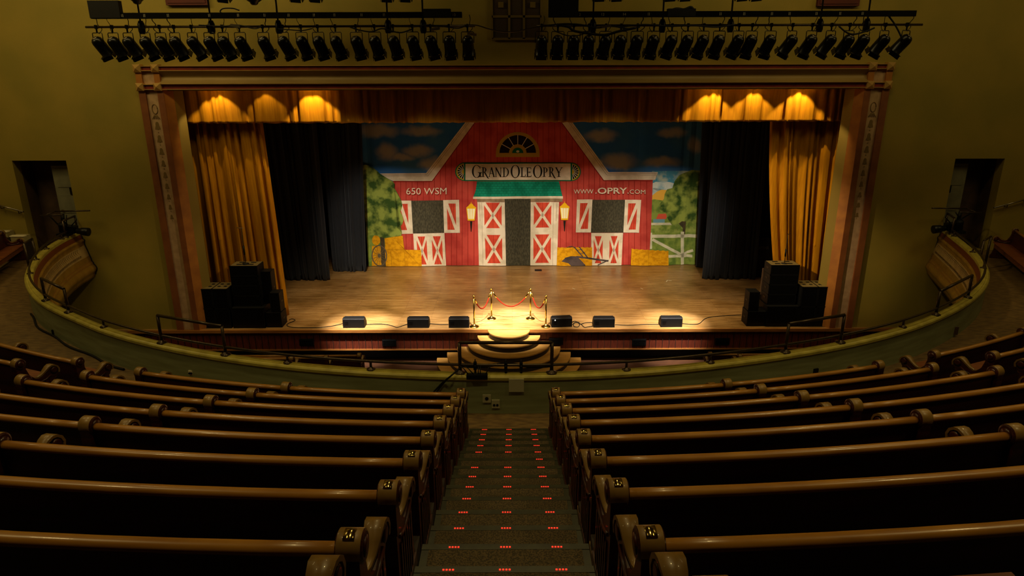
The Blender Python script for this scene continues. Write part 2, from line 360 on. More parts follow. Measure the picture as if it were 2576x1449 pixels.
leg(1800, 1936, 1768, 1903, 24.6, 'black drape next to the right gold curtain', 23, 9)
leg(1762, 1800, 1750, 1790, 26.2, 'narrow black drape beside the right edge of the painted backdrop', 24, 3)
# ------------------------------------------------------------------ painted backdrop (one cloth, artwork in coloured patches)
PC = {'sky': ((44, 98, 166), (58, 106, 150)), 'skylow': ((74, 140, 160), (170, 180, 160)), 'cloud': ((160, 142, 112), (120, 116, 98)), 'wcloud': ((200, 205, 190), (150, 175, 175)),
      'barn': ((192, 72, 58), (170, 56, 46)), 'line': ((132, 26, 16), None), 'cream': ((226, 208, 178), (206, 188, 156)), 'creamline': ((140, 110, 84), None), 'dark': ((56, 52, 38), (78, 72, 52)),
      'red2': ((206, 74, 48), (188, 62, 40)), 'green': ((22, 138, 104), (12, 112, 82)), 'greenline': ((8, 92, 66), None), 'beam': ((150, 124, 92), (120, 98, 72)), 'hay': ((222, 158, 16), (196, 132, 8)),
      'hayd': ((150, 100, 10), None), 'tree': ((54, 78, 30), (142, 154, 66)), 'treel': ((150, 160, 76), (96, 118, 44)), 'trunk': ((84, 70, 44), (62, 54, 36)), 'field': ((132, 148, 62), (92, 116, 46)), 'hill': ((222, 168, 62), None),
      'gold': ((176, 142, 20), None), 'pane': ((30, 14, 10), None), 'sgreen': ((20, 96, 60), None), 'black2': ((30, 28, 20), None), 'lamp': ((240, 226, 176), None), 'lampg': ((232, 176, 20), None),
      'plough': ((92, 78, 74), (66, 58, 54)), 'fence': ((214, 206, 170), (190, 184, 150)), 'roof': ((204, 84, 56), None), 'blue': ((104, 146, 152), None), 'wheel': ((98, 84, 66), None)}
for kk, (a, b_) in PC.items():
    mat('paint_'+kk, a, .92, rgb2=b_, scale={'sky': .55, 'tree': 2.6, 'treel': 3.2, 'dark': 9, 'barn': 1.5, 'hay': 5}.get(kk, 3), stretch={'sky': (1, 1, 1.4), 'dark': (3, 1, 1), 'hay': (1.5, 1, 2)}.get(kk, (1, 1, 1)), lo=.42, hi=.6, bump=.12, bscale=12, spec=.15)
bx0, bx1 = X(915, 480, BY), X(1764, 480, BY)
BZT = 8.9
polys = []      # (layer, colour, [(x,z)...])
def W(px, py): p = aty(px, py, BY); return (p.x, p.z)
LAY = [0]
def P(c, pts, raw=False, layer=None):
    LAY[0] += 1; polys.append((LAY[0] if layer is None else layer, c, [tuple(p) if raw else W(*p) for p in pts]))
def PS(c, lst, raw=False):                  # several patches on one layer
    LAY[0] += 1; L0 = LAY[0]
    for pts in lst: polys.append((L0, c, [tuple(p) if raw else W(*p) for p in pts]))
def rect(x0, y0, x1, y1): return [(x0, y0), (x1, y0), (x1, y1), (x0, y1)]
def bar(p, q, w_):
    dx, dy = q[0]-p[0], q[1]-p[1]; l = math.hypot(dx, dy); nx, ny = -dy/l*w_/2, dx/l*w_/2
    return [(p[0]+nx, p[1]+ny), (q[0]+nx, q[1]+ny), (q[0]-nx, q[1]-ny), (p[0]-nx, p[1]-ny)]
def blob(cx, cy, rx, ry, n=26, w_=.12, sd=1):
    r_ = random.Random(sd); return [(cx+rx*(1+r_.uniform(-w_, w_))*math.cos(2*PI*i/n), cy+ry*(1+r_.uniform(-w_, w_))*math.sin(2*PI*i/n)) for i in range(n)]
# sky and country
P('skylow', rect(1640, 430, 1770, 500))
PS('wcloud', [blob(1668, 468, 32, 12, sd=3), blob(1650, 482, 20, 9, sd=4)])
CLOUDS = [(975, 383, 26, 20), (1010, 396, 30, 10), (1052, 380, 36, 15), (1085, 412, 28, 16), (950, 330, 50, 16), (1060, 330, 46, 12), (1556, 406, 42, 20), (1500, 407, 22, 9), (1665, 407, 44, 13), (1510, 342, 40, 13), (1690, 335, 34, 12), (1748, 365, 16, 20)]
nt = M['paint_sky'].node_tree; lk = nt.links.new; bs = nt.nodes['Principled BSDF']; tc = nt.nodes.new('ShaderNodeTexCoord'); last = None
nzz = nt.nodes.new('ShaderNodeTexNoise'); nzz.inputs['Scale'].default_value = 2.2; nzz.inputs['Detail'].default_value = 5; lk(tc.outputs['Object'], nzz.inputs['Vector'])
wob = nt.nodes.new('ShaderNodeVectorMath'); wob.operation = 'SCALE'; wob.inputs['Scale'].default_value = .38; lk(nzz.outputs['Color'], wob.inputs[0])
pos = nt.nodes.new('ShaderNodeVectorMath'); pos.operation = 'ADD'; lk(tc.outputs['Object'], pos.inputs[0]); lk(wob.outputs[0], pos.inputs[1])
for cx, cy, rx, ry in CLOUDS:
    c_ = aty(cx, cy, BY); mp_ = nt.nodes.new('ShaderNodeVectorMath'); mp_.operation = 'SUBTRACT'; mp_.inputs[1].default_value = (c_.x+.19, BY+.19, c_.z+.19); lk(pos.outputs[0], mp_.inputs[0])
    m_ = nt.nodes.new('ShaderNodeVectorMath'); m_.operation = 'MULTIPLY'; m_.inputs[1].default_value = (1/(rx*.0163), 0, 1/(ry*.0163)); lk(mp_.outputs[0], m_.inputs[0])
    l_ = nt.nodes.new('ShaderNodeVectorMath'); l_.operation = 'LENGTH'; lk(m_.outputs[0], l_.inputs[0])
    r_ = nt.nodes.new('ShaderNodeMapRange'); r_.interpolation_type = 'SMOOTHSTEP'; r_.inputs[1].default_value = 1.35; r_.inputs[2].default_value = .35; lk(l_.outputs['Value'], r_.inputs[0])
    if last is None: last = r_.outputs[0]
    else: mm = nt.nodes.new('ShaderNodeMath'); mm.operation = 'MAXIMUM'; lk(last, mm.inputs[0]); lk(r_.outputs[0], mm.inputs[1]); last = mm.outputs[0]
old = bs.inputs['Base Color'].links[0].from_socket; mixn = nt.nodes.new('ShaderNodeMix'); mixn.data_type = 'RGBA'; mixn.inputs[7].default_value = srgb((156, 150, 142)); lk(last, mixn.inputs[0]); lk(old, mixn.inputs[6]); lk(mixn.outputs[2], bs.inputs['Base Color'])
P('hill', [(1630, 502), (1640, 492), (1652, 482), (1664, 477), (1676, 478), (1690, 486), (1700, 500), (1700, 530), (1630, 530)])
P('field', [(1628, 505), (1645, 501), (1664, 504), (1690, 515), (1770, 520), (1770, 675), (1625, 675)])
P('treel', [(1625, 562), (1660, 556), (1700, 560), (1770, 556), (1770, 585), (1625, 585)])
P('roof', [(1650, 551), (1656, 538), (1680, 537), (1675, 551)]); P('blue', rect(1643, 551, 1672, 560)); P('fence', rect(1638, 560, 1690, 566))
P('tree', [(1708, 441), (1697, 455), (1691, 473), (1678, 476), (1672, 488), (1670, 500), (1659, 514), (1658, 528), (1664, 534), (1674, 535), (1680, 551), (1690, 566), (1708, 562), (1722, 566), (1746, 562), (1768, 560), (1768, 430), (1740, 428)])
P('trunk', [(1716, 557), (1726, 557), (1724, 572), (1724, 590), (1717, 590), (1718, 574), (1708, 563)])
PS('fence', [rect(1632, 585, 1640, 626), rect(1640, 590, 1768, 598), rect(1713, 583, 1721, 668), bar((1641, 602), (1712, 640), 7), rect(1680, 641, 1742, 648), bar((1714, 642), (1744, 630), 6)])
# barn
topx = lambda x, y, x2, y2, Y_: x+(x2-x)*(Y_-y)/(y2-y)
TOPY = 262
LO = (topx(1072, 435, 1169.5, 309, TOPY), TOPY); LI = (topx(1086.5, 455, 1194, 309, TOPY), TOPY)
RO_ = (topx(1531, 432.6, 1441, 309, TOPY), TOPY); RI = (topx(1519, 453, 1413.6, 309, TOPY), TOPY)
P('barn', [(988, 450), (1086, 452), LI, RI, (1519, 450), (1642, 450), (1638, 560), (1632, 672), (1010, 672), (1000, 560)])
ls = []
x = 994
while x < 1640:
    if 1086 < x < 1519:
        t = (x-1086.5)/(1194-1086.5) if x < 1302 else (1519-x)/(1519-1413.6); yt = max(262, 455+(309-455)*t)
    else: yt = 456
    dx = (1303-x)*-.012
    ls.append([(x-.55, yt), (x+.55, yt), (x+.55-dx*0, 670), (x-.55, 670)]); x += 14.6+random.uniform(-1.2, 1.2)
PS('line', ls)
P('cream', [(956, 436), (1072, 435), LO, LI, (1086.5, 455), (989, 455), (972, 447)])
P('cream', [RI, RO_, (1531, 432.6), (1655, 432.6), (1651, 440), (1648, 452), (1519, 453)])
PS('creamline', [bar((958, 438.5), (1074, 438.5), .8), bar((1074, 438.5), (LO[0]+5, TOPY), .8), bar((958, 442), (1077, 442), .8), bar((1077, 442), (LO[0]+9, TOPY), .8), bar((1529, 436), (1652, 436), .8), bar((1529, 436), (RO_[0]-5, TOPY), .8), bar((1526, 440), (1650, 440), .8), bar((1526, 440), (RO_[0]-9, TOPY), .8)])
PS('line', [bar((989, 456.5), (1086, 456.5), 2), bar((1087, 456), LI, 2), bar((1519, 455), RI, 2), bar((1519, 454.5), (1641, 454.5), 2)])
# fan window
def arc(cx, cy, rx, ry, a0=0, a1=PI, n=20): return [(cx+rx*math.cos(a0+(a1-a0)*i/n), cy-ry*math.sin(a0+(a1-a0)*i/n)) for i in range(n+1)]
P('gold', arc(1302.5, 386, 55, 54)+[(1247.5, 395), (1357.5, 395)][:1]+[(1357.5, 395)])
P('pane', arc(1302.5, 385, 46, 45)); P('gold', arc(1302.5, 385, 22, 22)); P('sgreen', arc(1302.5, 385, 14, 13.5)); P('cream', arc(1302.5, 381, 4, 3, 0, 2*PI, 12))
PS('cream', [bar((1302.5+21*math.cos(a), 385-21*math.sin(a)), (1302.5+47*math.cos(a), 385-46*math.sin(a)), 1.6) for a in [PI*(i+1)/6 for i in range(5)]])
P('gold', rect(1247.5, 384.5, 1357.5, 395))
P('sgreen', arc(1302.5, 385, 14, 13.5)); P('cream', arc(1302.5, 381, 4, 3, 0, 2*PI, 12))
# name board
P('sgreen', arc(1171, 432, 26, 23.5, PI/2, 1.5*PI)+arc(1435, 432, 26, 23.5, -PI/2, PI/2))
P('gold', arc(1171, 432, 23, 21.5, PI/2, 1.5*PI)); P('gold', arc(1435, 432, 23, 21.5, -PI/2, PI/2))
P('black2', arc(1169, 432, 18, 18.5, PI/2, 1.5*PI)); P('black2', arc(1437, 432, 18, 18.5, -PI/2, PI/2))
PS('cream', [bar((1169+5*math.cos(a), 432-5*math.sin(a)), (1169+18*math.cos(a), 432-18.5*math.sin(a)), 1.4) for a in [PI/2+PI*(i+.5)/9 for i in range(9)]]+[bar((1437+5*math.cos(a), 432-5*math.sin(a)), (1437+18*math.cos(a), 432-18.5*math.sin(a)), 1.4) for a in [-PI/2+PI*(i+.5)/9 for i in range(9)]])
P('gold', arc(1168, 432, 6, 6, PI/2, 1.5*PI)); P('gold', arc(1438, 432, 6, 6, -PI/2, PI/2))
P('sgreen', rect(1167, 410, 1439, 455)); P('cream', [(1171, 412), (1435, 411), (1435, 452.5), (1171, 452.5)])
PS('sgreen', [rect(1168, 410, 1171, 454), rect(1435, 410, 1438, 454)])
# awning
P('green', [(1200, 456), (1406, 456), (1409, 475), (1415, 494), (1191, 495), (1197, 478)])
PS('greenline', [bar((1200-(y-456)*.2, y), (1406+(y-456)*.2, y), .9) for y in (462, 468, 474, 480, 486)]+[bar((1203+i*9+(j % 2)*4, 457+j*6), (1203+i*9+(j % 2)*4, 462+j*6), .8) for i in range(22) for j in range(6)])
P('cream', [(1190, 494.5), (1416, 493), (1416, 499), (1190, 500)])
P('beam', [(1200, 500), (1415, 499), (1415, 507), (1200, 508)])
# doors
def xpanel(c, quad, bw, m='red2', diag=(1, 1)):
    (a, b_, c_, d) = quad; P(m, quad)
    n = 3; PS('line', [bar((a[0]+(b_[0]-a[0])*i/(n+1), a[1]), (d[0]+(c_[0]-d[0])*i/(n+1), d[1]), .7) for i in range(1, n+1)])
    l = []
    if diag[0]: l.append(bar(a, c_, bw))
    if diag[1]: l.append(bar(b_, d, bw))
    PS('cream', l)
P('cream', [(1201, 508), (1270, 508), (1273, 668), (1205, 668)]); P('cream', [(1334, 508), (1406, 508), (1401, 668), (1333, 668)])
P('dark', [(1269.5, 500), (1335, 500), (1334, 669), (1273, 669)])
xpanel('', [(1217.5, 509), (1262, 509), (1262, 573), (1219, 573)], 7); xpanel('', [(1220, 590), (1263, 590), (1264, 661), (1222, 661)], 7)
xpanel('', [(1343, 509), (1387, 509), (1386, 572), (1342.6, 572)], 7); xpanel('', [(1341.7, 589.5), (1386, 589), (1385, 660.6), (1341.7, 660.6)], 7)
PS('creamline', [bar((1206, 509), (1208, 556), .8), bar((1401, 509), (1399, 556), .8), bar((1212, 509), (1215, 667), .6), bar((1392, 509), (1390, 667), .6)])
# side windows, shutters and half doors
P('cream', [(1005, 504), (1035, 504), (1039.5, 587), (1003, 588)]); xpanel('', [(1008, 512), (1026, 512), (1029, 578), (1006, 578)], 8, diag=(1, 0))
P('dark', [(1035, 504), (1115, 503.5), (1117.5, 585), (1039.5, 586)])
P('cream', [(1115, 503), (1155, 502), (1157.2, 585), (1117.5, 585.5)]); xpanel('', [(1124, 511.5), (1146.5, 511.5), (1148, 577.5), (1126, 577.5)], 7, diag=(1, 0))
P('cream', [(1040, 586.5), (1118, 585.5), (1122.5, 669), (1045, 669)])
xpanel('', [(1048, 594), (1073, 593.5), (1077, 664), (1052, 664)], 5.5); xpanel('', [(1086, 593.5), (1112, 593.5), (1115, 664), (1090, 664)], 5.5)
P('cream', [(1451, 501), (1490, 501), (1486, 584), (1448, 583.5)]); xpanel('', [(1459, 510), (1482, 510), (1478.5, 575), (1456, 575)], 7, diag=(0, 1))
P('dark', [(1490, 502), (1572, 502), (1567.6, 584), (1486, 584)])
P('cream', [(1572, 502), (1612, 502), (1606.6, 584.5), (1567.6, 584.5)]); xpanel('', [(1580, 511), (1603, 511), (1598.5, 577), (1577, 577)], 7, diag=(0, 1))
P('cream', [(1487, 585), (1567, 585), (1562.5, 669), (1487, 669)])
xpanel('', [(1493, 593), (1516, 593), (1515, 661), (1493, 661)], 5.5); xpanel('', [(1533, 593), (1556, 593), (1554, 661), (1532, 661)], 5.5)
# lanterns
for cx, dy in ((1185.5, 0), (1419.8, -2)):
    P('black2', [(cx-3, 556+dy), (cx+3, 556+dy), (cx+1.5, 568+dy), (cx+.8, 582+dy), (cx-.8, 582+dy), (cx-1.5, 568+dy)])
    P('lampg', [(cx-11.5, 523+dy), (cx-12.5, 521+dy), (cx-7, 517+dy), (cx-4, 513+dy), (cx-1, 511+dy), (cx, 506+dy), (cx+1, 511+dy), (cx+4, 513+dy), (cx+7, 517+dy), (cx+12.5, 521+dy), (cx+11.5, 523+dy), (cx+8.5, 554+dy), (cx-8.5, 554+dy)])
    P('lamp', [(cx-10, 524+dy), (cx+10, 524+dy), (cx+7, 550+dy), (cx-7, 550+dy)])
    PS('lampg', [bar((cx-3.6, 524+dy), (cx-2.6, 551+dy), .8), bar((cx+3.6, 524+dy), (cx+2.6, 551+dy), .8)])
# hay, left tree, wheel
P('field', rect(905, 575, 1000, 675))
P('hay', blob(947, 604, 11, 13, 16, .08, 9)+[])
P('hay', [(936, 618), (980, 618), (1062, 668), (1062, 671), (936, 671)])
P('trunk', [(957, 580), (967, 580), (969, 615), (972, 671), (961, 671), (958, 620)])
P('hay', [(968, 595), (986, 591), (1014, 592), (1018, 627), (1060, 627), (1062, 671), (975, 671), (972, 626)])
PS('hayd', [bar((968, 627), (1018, 627), .8), bar((984, 628), (987, 670), .8), bar((1018, 630), (1020, 668), .5)])
P('tree', [(905, 415), (920, 414), (938, 420), (951, 430), (958, 437), (965, 441), (972, 446), (980, 450), (985, 453), (991, 457), (994, 463), (993, 472), (999, 481), (1003, 492), (1010, 502), (1013, 515), (1011, 523), (1008, 531), (1013, 541), (1016, 554), (1013, 562), (1008, 568), (1000, 571), (1006, 578), (1012, 585), (1010, 592), (992, 594), (968, 598), (950, 592), (932, 591), (905, 594)])
LAY[0] += 1
for i in range(24):
    a, b_ = 2*PI*i/24, 2*PI*(i+1)/24
    polys.append((LAY[0], 'wheel', [W(955+20*math.cos(a), 642+27*math.sin(a)), W(955+20*math.cos(b_), 642+27*math.sin(b_)), W(955+17.4*math.cos(b_), 642+24*math.sin(b_)), W(955+17.4*math.cos(a), 642+24*math.sin(a))]))
PS('wheel', [bar((955, 642), (955+18*math.cos(a), 642+24.5*math.sin(a)), .9) for a in [2*PI*i/16 for i in range(16)]]); P('wheel', arc(955, 642, 4, 5, 0, 2*PI, 12))
P('hay', [(1401.6, 621)]+[(1401.6+87.4*i/14, 620+(1.6 if i % 2 else 0)) for i in range(15)]+[(1489, 669), (1400, 669)])
P('hay', [(1588, 624)]+[(1588+92*i/14, 624+5*i/14+(1.6 if i % 2 else 0)) for i in range(15)]+[(1680.6, 669), (1586, 669)])
PS('hayd', [bar((1440, 622), (1441, 668), .5), bar((1630, 628), (1630, 668), .5)])
P('plough', [(1412, 656), (1422, 646), (1436, 642.5), (1451, 643), (1460, 652), (1472, 665), (1472, 671), (1449, 671), (1436, 667), (1429, 660)])
PS('plough', [bar((1449, 644), (1487, 649), 4.5), bar((1486, 649), (1530, 655), 4), bar((1530, 653), (1503, 665), 2.5), bar((1444, 620), (1466, 645), 3), bar((1456, 619), (1478, 647), 3), bar((1425, 621), (1436, 617), 1.5), bar((1436, 617), (1447, 621), 1.5), bar((1452, 628), (1464, 625), 1.5), bar((1458, 636), (1471, 634), 1.5)])
# lettering of the name board: drawn letters with thick stems, thin hairlines and serifs
def serif(ch, x0, x1, yt, yb):
    w_ = x1-x0; h = yb-yt; T_ = h*.135; t = h*.05; l = []
    X_ = lambda u: x0+u*w_
    Y_ = lambda v: yt+v*h
    def stem(u, v0=0, v1=1, th=T_, sf=True):
        c = X_(u); l.append(rect(c-th/2, Y_(v0), c+th/2, Y_(v1)))
        if sf:
            for v in (v0, v1): l.append(rect(c-th*1.25, Y_(v)-(t if v == v1 else 0), c+th*1.25, Y_(v)+(t if v == v0 else 0)))
    def ring(cu, cv, ru, rv, a0, a1, tk=1.0, n=18):
        cx, cy, rx, ry = X_(cu), Y_(cv), ru*w_, rv*h
        for i in range(n):
            a, b_ = a0+(a1-a0)*i/n, a0+(a1-a0)*(i+1)/n
            f = lambda q: t*.9+(T_*1.05*tk-t*.9)*abs(math.cos(q))**1.3
            l.append([(cx+rx*math.cos(a), cy-ry*math.sin(a)), (cx+rx*math.cos(b_), cy-ry*math.sin(b_)), (cx+(rx-f(b_))*math.cos(b_), cy-(ry-f(b_)*.75)*math.sin(b_)), (cx+(rx-f(a))*math.cos(a), cy-(ry-f(a)*.75)*math.sin(a))])
    B = lambda p, q, th: l.append(bar((X_(p[0]), Y_(p[1])), (X_(q[0]), Y_(q[1])), th))
    if ch == 'O': ring(.5, .5, .5, .52, 0, 2*PI, n=26)
    if ch == 'G': ring(.5, .5, .5, .52, .28*PI, 1.93*PI, n=24); stem(.86, .56, .93); B((.86, .08), (.86, .26), t*1.4)
    if ch == 'R': stem(.22); ring(.30, .26, .45, .27, -.5*PI, .5*PI); B((.45, .5), (.98, 1.12), T_*.95); B((.95, 1.1), (1.15, 1.16), t*1.4)
    if ch == 'P': stem(.25); ring(.34, .28, .5, .29, -.5*PI, .5*PI)
    if ch == 'A': B((.5, -.02), (.9, 1), T_); B((.5, 0), (.14, 1), t*1.3); B((.27, .64), (.75, .64), t); B((.0, .98), (.3, .98), t); B((.72, .98), (1.05, .98), t)
    if ch == 'N': stem(.16, th=t*1.4); stem(.86, th=t*1.4); B((.14, 0), (.86, 1.0), T_)
    if ch == 'D': stem(.2); ring(.28, .5, .66, .5, -.5*PI, .5*PI)
    if ch == 'L': stem(.3); B((.3, .97), (.95, .97), t*1.3); B((.93, .99), (.97, .75), t*1.2)
    if ch == 'E': stem(.25); B((.25, .03), (.9, .03), t*1.3); B((.25, .5), (.75, .5), t*1.2); B((.25, .97), (.95, .97), t*1.3); B((.88, .03), (.88, .2), t); B((.93, .99), (.95, .78), t); B((.74, .4), (.74, .6), t)
    if ch == 'Y': B((.12, .0), (.52, .55), T_); B((.92, .0), (.52, .55), t*1.3); stem(.52, .5, 1); B((0, .02), (.3, .02), t); B((.78, .02), (1.08, .02), t)
    return l
let = []
for ch, a, b_, t_, bo in (('G', 1187.5, 1211, 415, 446), ('R', 1212, 1228, 420, 444), ('A', 1228.5, 1244.5, 420.5, 444), ('N', 1245, 1262.5, 420.5, 444), ('D', 1264.5, 1281.5, 420.5, 444), ('O', 1284.5, 1308, 415, 446), ('L', 1309, 1322, 420.5, 444), ('E', 1323.5, 1337, 420.5, 444), ('O', 1340.5, 1364, 415, 446), ('P', 1365, 1379.5, 420.5, 444), ('R', 1380, 1395.5, 420, 444), ('Y', 1396, 1414, 420.5, 444)): let += serif(ch, a, b_, t_, bo)
PS('black2', let)
# sans lettering from the built-in font
def textpolys(s, col, px0, px1, pyt, pyb, bold=0):
    cu = bpy.data.curves.new('t', 'FONT'); cu.body = s; cu.resolution_u = 3; cu.offset = bold
    o = bpy.data.objects.new('t', cu); COL.objects.link(o); bpy.context.view_layer.update()
    me = o.evaluated_get(bpy.context.evaluated_depsgraph_get()).to_mesh()
    vs = [v.co.copy() for v in me.vertices]; fs = [tuple(p.vertices) for p in me.polygons]
    x0 = min(v.x for v in vs); x1 = max(v.x for v in vs); y0 = min(v.y for v in vs); y1 = max(v.y for v in vs)
    LAY[0] += 1
    for f in fs: polys.append((LAY[0], col, [W(px0+(vs[i].x-x0)/(x1-x0)*(px1-px0), pyb-(vs[i].y-y0)/(y1-y0)*(pyb-pyt)) for i in f]))
    COL.objects.unlink(o); bpy.data.objects.remove(o)
for dc, dd in (('line', 1.0), ('cream', 0)):
    textpolys('650 WSM', dc, 1023+dd, 1124+dd, 471.5+dd, 488+dd)
    textpolys('WWW', dc, 1442.5+dd, 1492+dd, 475+dd, 486+dd); textpolys('.', dc, 1497+dd, 1500+dd, 483.5+dd, 486+dd)
    textpolys('OPRY', dc, 1502.6+dd, 1577+dd, 471+dd, 486.5+dd, .02); textpolys('.', dc, 1577.5+dd, 1580.5+dd, 483.5+dd, 486.5+dd)
    textpolys('COM', dc, 1583+dd, 1622+dd, 476+dd, 486.7+dd)
# build: clip everything to the cloth, slice on a common grid, lay it on the folds
GX = .11
def fold(x):
    f = .018*math.sin(x*1.9)+.012*math.sin(x*4.3+1)
    for c, a, w_ in ((bx0+.25, .05, .12), (bx1-.35, .09, .13), (bx1-.75, .07, .12), (-1.95, .03, .1), (4.9, .03, .14)): f += a*math.exp(-((x-c)/w_)**2)
    return f
bm = bmesh.new()
names = ['sky']+sorted({p[1] for p in polys}-{'sky'}); lay = bm.faces.layers.int.new('lay')
def addpoly(pts, c, ly):
    vs = [bm.verts.new((x, 0, z)) for x, z in pts]
    try: f = bm.faces.new(vs); f.material_index = names.index(c); f[lay] = ly
    except ValueError: pass
addpoly([(bx0, SZ+.02), (bx1, SZ+.02), (bx1, BZT), (bx0, BZT)], 'sky', 0)
for ly, c, pts in polys: addpoly(pts, c, ly)
bmesh.ops.triangulate(bm, faces=[f for f in bm.faces if len(f.verts) > 4])
for co, no in (((bx0, 0, 0), (-1, 0, 0)), ((bx1, 0, 0), (1, 0, 0)), ((0, 0, SZ+.02), (0, 0, -1))):
    bmesh.ops.bisect_plane(bm, geom=bm.verts[:]+bm.edges[:]+bm.faces[:], plane_co=co, plane_no=no, clear_outer=True, dist=1e-6)
x = bx0+GX
while x < bx1:
    bmesh.ops.bisect_plane(bm, geom=bm.verts[:]+bm.edges[:]+bm.faces[:], plane_co=(x, 0, 0), plane_no=(1, 0, 0), dist=1e-6); x += GX
NL = LAY[0]
def gfold(x):                       # piecewise linear on the grid so layers stay parallel
    i = math.floor((x-bx0)/GX+1e-6); a = bx0+i*GX; t = (x-a)/GX; return fold(a)*(1-t)+fold(a+GX)*t
for f in bm.faces:
    f.normal_update()
    if f.normal.y > 0: f.normal_flip()
for v in bm.verts:
    ly = v.link_faces[0][lay] if v.link_faces else 0
    v.co.y = BY+gfold(v.co.x)-.0009*ly
me = bpy.data.meshes.new('painted_backdrop'); bm.to_mesh(me); bm.free()
for c in names: me.materials.append(M['paint_'+c])
bd = bpy.data.objects.new('painted_backdrop', me); COL.objects.link(bd)
tag(bd, 'painted cloth backdrop of a red barn with white trimmed doors, trees and sky, hanging upstage', 'backdrop')
# ------------------------------------------------------------------ balcony: horseshoe front
cap_px = [(207, 578), (172, 592), (135, 610), (97, 641), (79, 666), (69, 692), (75, 722), (104, 755), (135, 772), (205, 801), (257, 826), (401, 864), (554, 893), (731, 916), (938, 932), (1147, 940), (1288, 942), (1371, 941), (1578, 933), (1789, 914), (1965, 890), (2118, 864), (2269, 827), (2367, 790), (2437, 752), (2476, 714), (2481, 676), (2462, 646), (2434, 619), (2403, 595), (2369, 573)]
cp = [atz(a, b_, CAPZ) for a, b_ in cap_px]
cp = [Vector((p.x, p.y, 0)) for p in cp]
cp[0].y = WY-.02; cp[-1].y = WY-.02
raw = catmull(cp, 8)
# even spacing, then smoothing so that the wall runs as one clean curve
def resample(pts, n):
    d = [0]
    for a, b_ in zip(pts, pts[1:]): d.append(d[-1]+(b_-a).length)
    out = []; j = 0
    for i in range(n+1):
        t = d[-1]*i/n
        while j < len(d)-2 and d[j+1] < t: j += 1
        out.append(pts[j].lerp(pts[j+1], (t-d[j])/max(d[j+1]-d[j], 1e-9)))
    return out
cap = resample(raw, 150)
for _ in range(14):
    cap = [cap[0]]+[(cap[i-1]+cap[i]*2+cap[i+1])/4 for i in range(1, len(cap)-1)]+[cap[-1]]
def normals(pts):
    out = []
    for i in range(len(pts)):
        d = pts[min(i+1, len(pts)-1)]-pts[max(i-1, 0)]; d.normalize(); out.append(Vector((-d.y, d.x, 0)))   # towards the hall
    return out
cn = normals(cap)
def edge_dist(side, Yv):
    c = [p for p in cap if (p.x > 0) == side]; return min(c, key=lambda p: abs(p.y-Yv))
k = MB(); k.sweep(cap, cn, [(-.055, BF), (-.055, 4.10), (.05, 4.10), (.05, 2.9), (.0, 2.9), (.0, BF)], '')
struct(k.build('wall_balcony', 'balcony_wall', org=(0, 9.5, BF)))
k = MB(); k.sweep(cap, cn, [(-.065, 4.09), (-.085, 4.11), (-.085, 4.15), (-.07, 4.17), (-.05, 4.18), (-.045, 4.168), (-.015, 4.168), (-.01, 4.18), (.07, 4.18), (.085, 4.16), (.085, 4.09)], '')
struct(k.build('trim_4', 'balcony_cap', org=(0, 9.5, CAPZ)))
FA = [((.06, 4.09), 'fascia_red'), ((.11, 4.08), 'fascia_red'), ((.13, 4.02), 'fascia_red'), ((.14, 3.97), 'fascia_gold'), ((.17, 3.95), 'fascia_gold'), ((.18, 3.92), 'fascia_gold'), ((.165, 3.89), 'fascia_gold'), ((.155, 3.84), 'fascia_gold'), ((.16, 3.78), 'fascia_panel'), ((.185, 3.68), 'fascia_panel'), ((.21, 3.58), 'fascia_panel'), ((.235, 3.46), 'fascia_gold'), ((.255, 3.38), 'fascia_gold'), ((.265, 3.30), 'fascia_brown'), ((.275, 3.27), 'fascia_gold'), ((.30, 3.24), 'fascia_brown'), ((.30, 3.20), 'fascia_gold'), ((.33, 3.16), 'fascia_gold'), ((.36, 3.11), 'fascia_gold'), ((.37, 3.05), 'fascia_gold'), ((.355, 2.99), 'fascia_gold'), ((.32, 2.95), 'fascia_gold'), ((.30, 2.88), 'fascia_gold'), ((.28, 2.80), 'black'), ((.06, 2.80), 'black')]
prof = [a for a, b_ in FA]
def fm(i): return FA[i][1]
k = MB(); k.sweep(cap, cn, prof, '', mfn=fm, smooth=True)
struct(k.build('trim_5', org=(0, 9.5, 2.8)))
# stencil scrolls along the pale fascia band (both arms of the horseshoe)
k = MB(); nst = 0
for i in range(2, len(cap)-2):
    if cap[i].y < 11.5: continue
    a, b_ = cap[i], cap[i+1]; q = cn[i]; d = (b_-a).normalized()
    for s_ in (.25, .75):
        c = a.lerp(b_, s_); q = cn[i]; fl = 1 if (i*2+int(s_*4)) % 2 else -1
        k.tube([c+q*(.176+.024*t*.5)+d*(fl*.05*math.sin(t*2.2))+Vector((0, 0, 3.76-.075*t*1.2)) for t in (0, .5, 1, 1.5, 2)], .010, 4)
        k.tube([c+q*.228+d*(.035*math.cos(t))+Vector((0, 0, 3.54+.03*math.sin(t))) for t in (0, 1.2, 2.4, 3.6, 4.8, 6)], .008, 4)
struct(k.build('trim_6', 'stencil', org=(0, 9.5, 3.5)))
for e, lb in ((0, 'left'), (-1, 'right')):
    k = MB(); k.tube([cap[e]+cn[e]*(a+.012)+Vector((0, -.03, z)) for a, z in prof[1:-2]], .018, 6); struct(k.build('trim_7' if e == 0 else 'trim_8', 'black'))
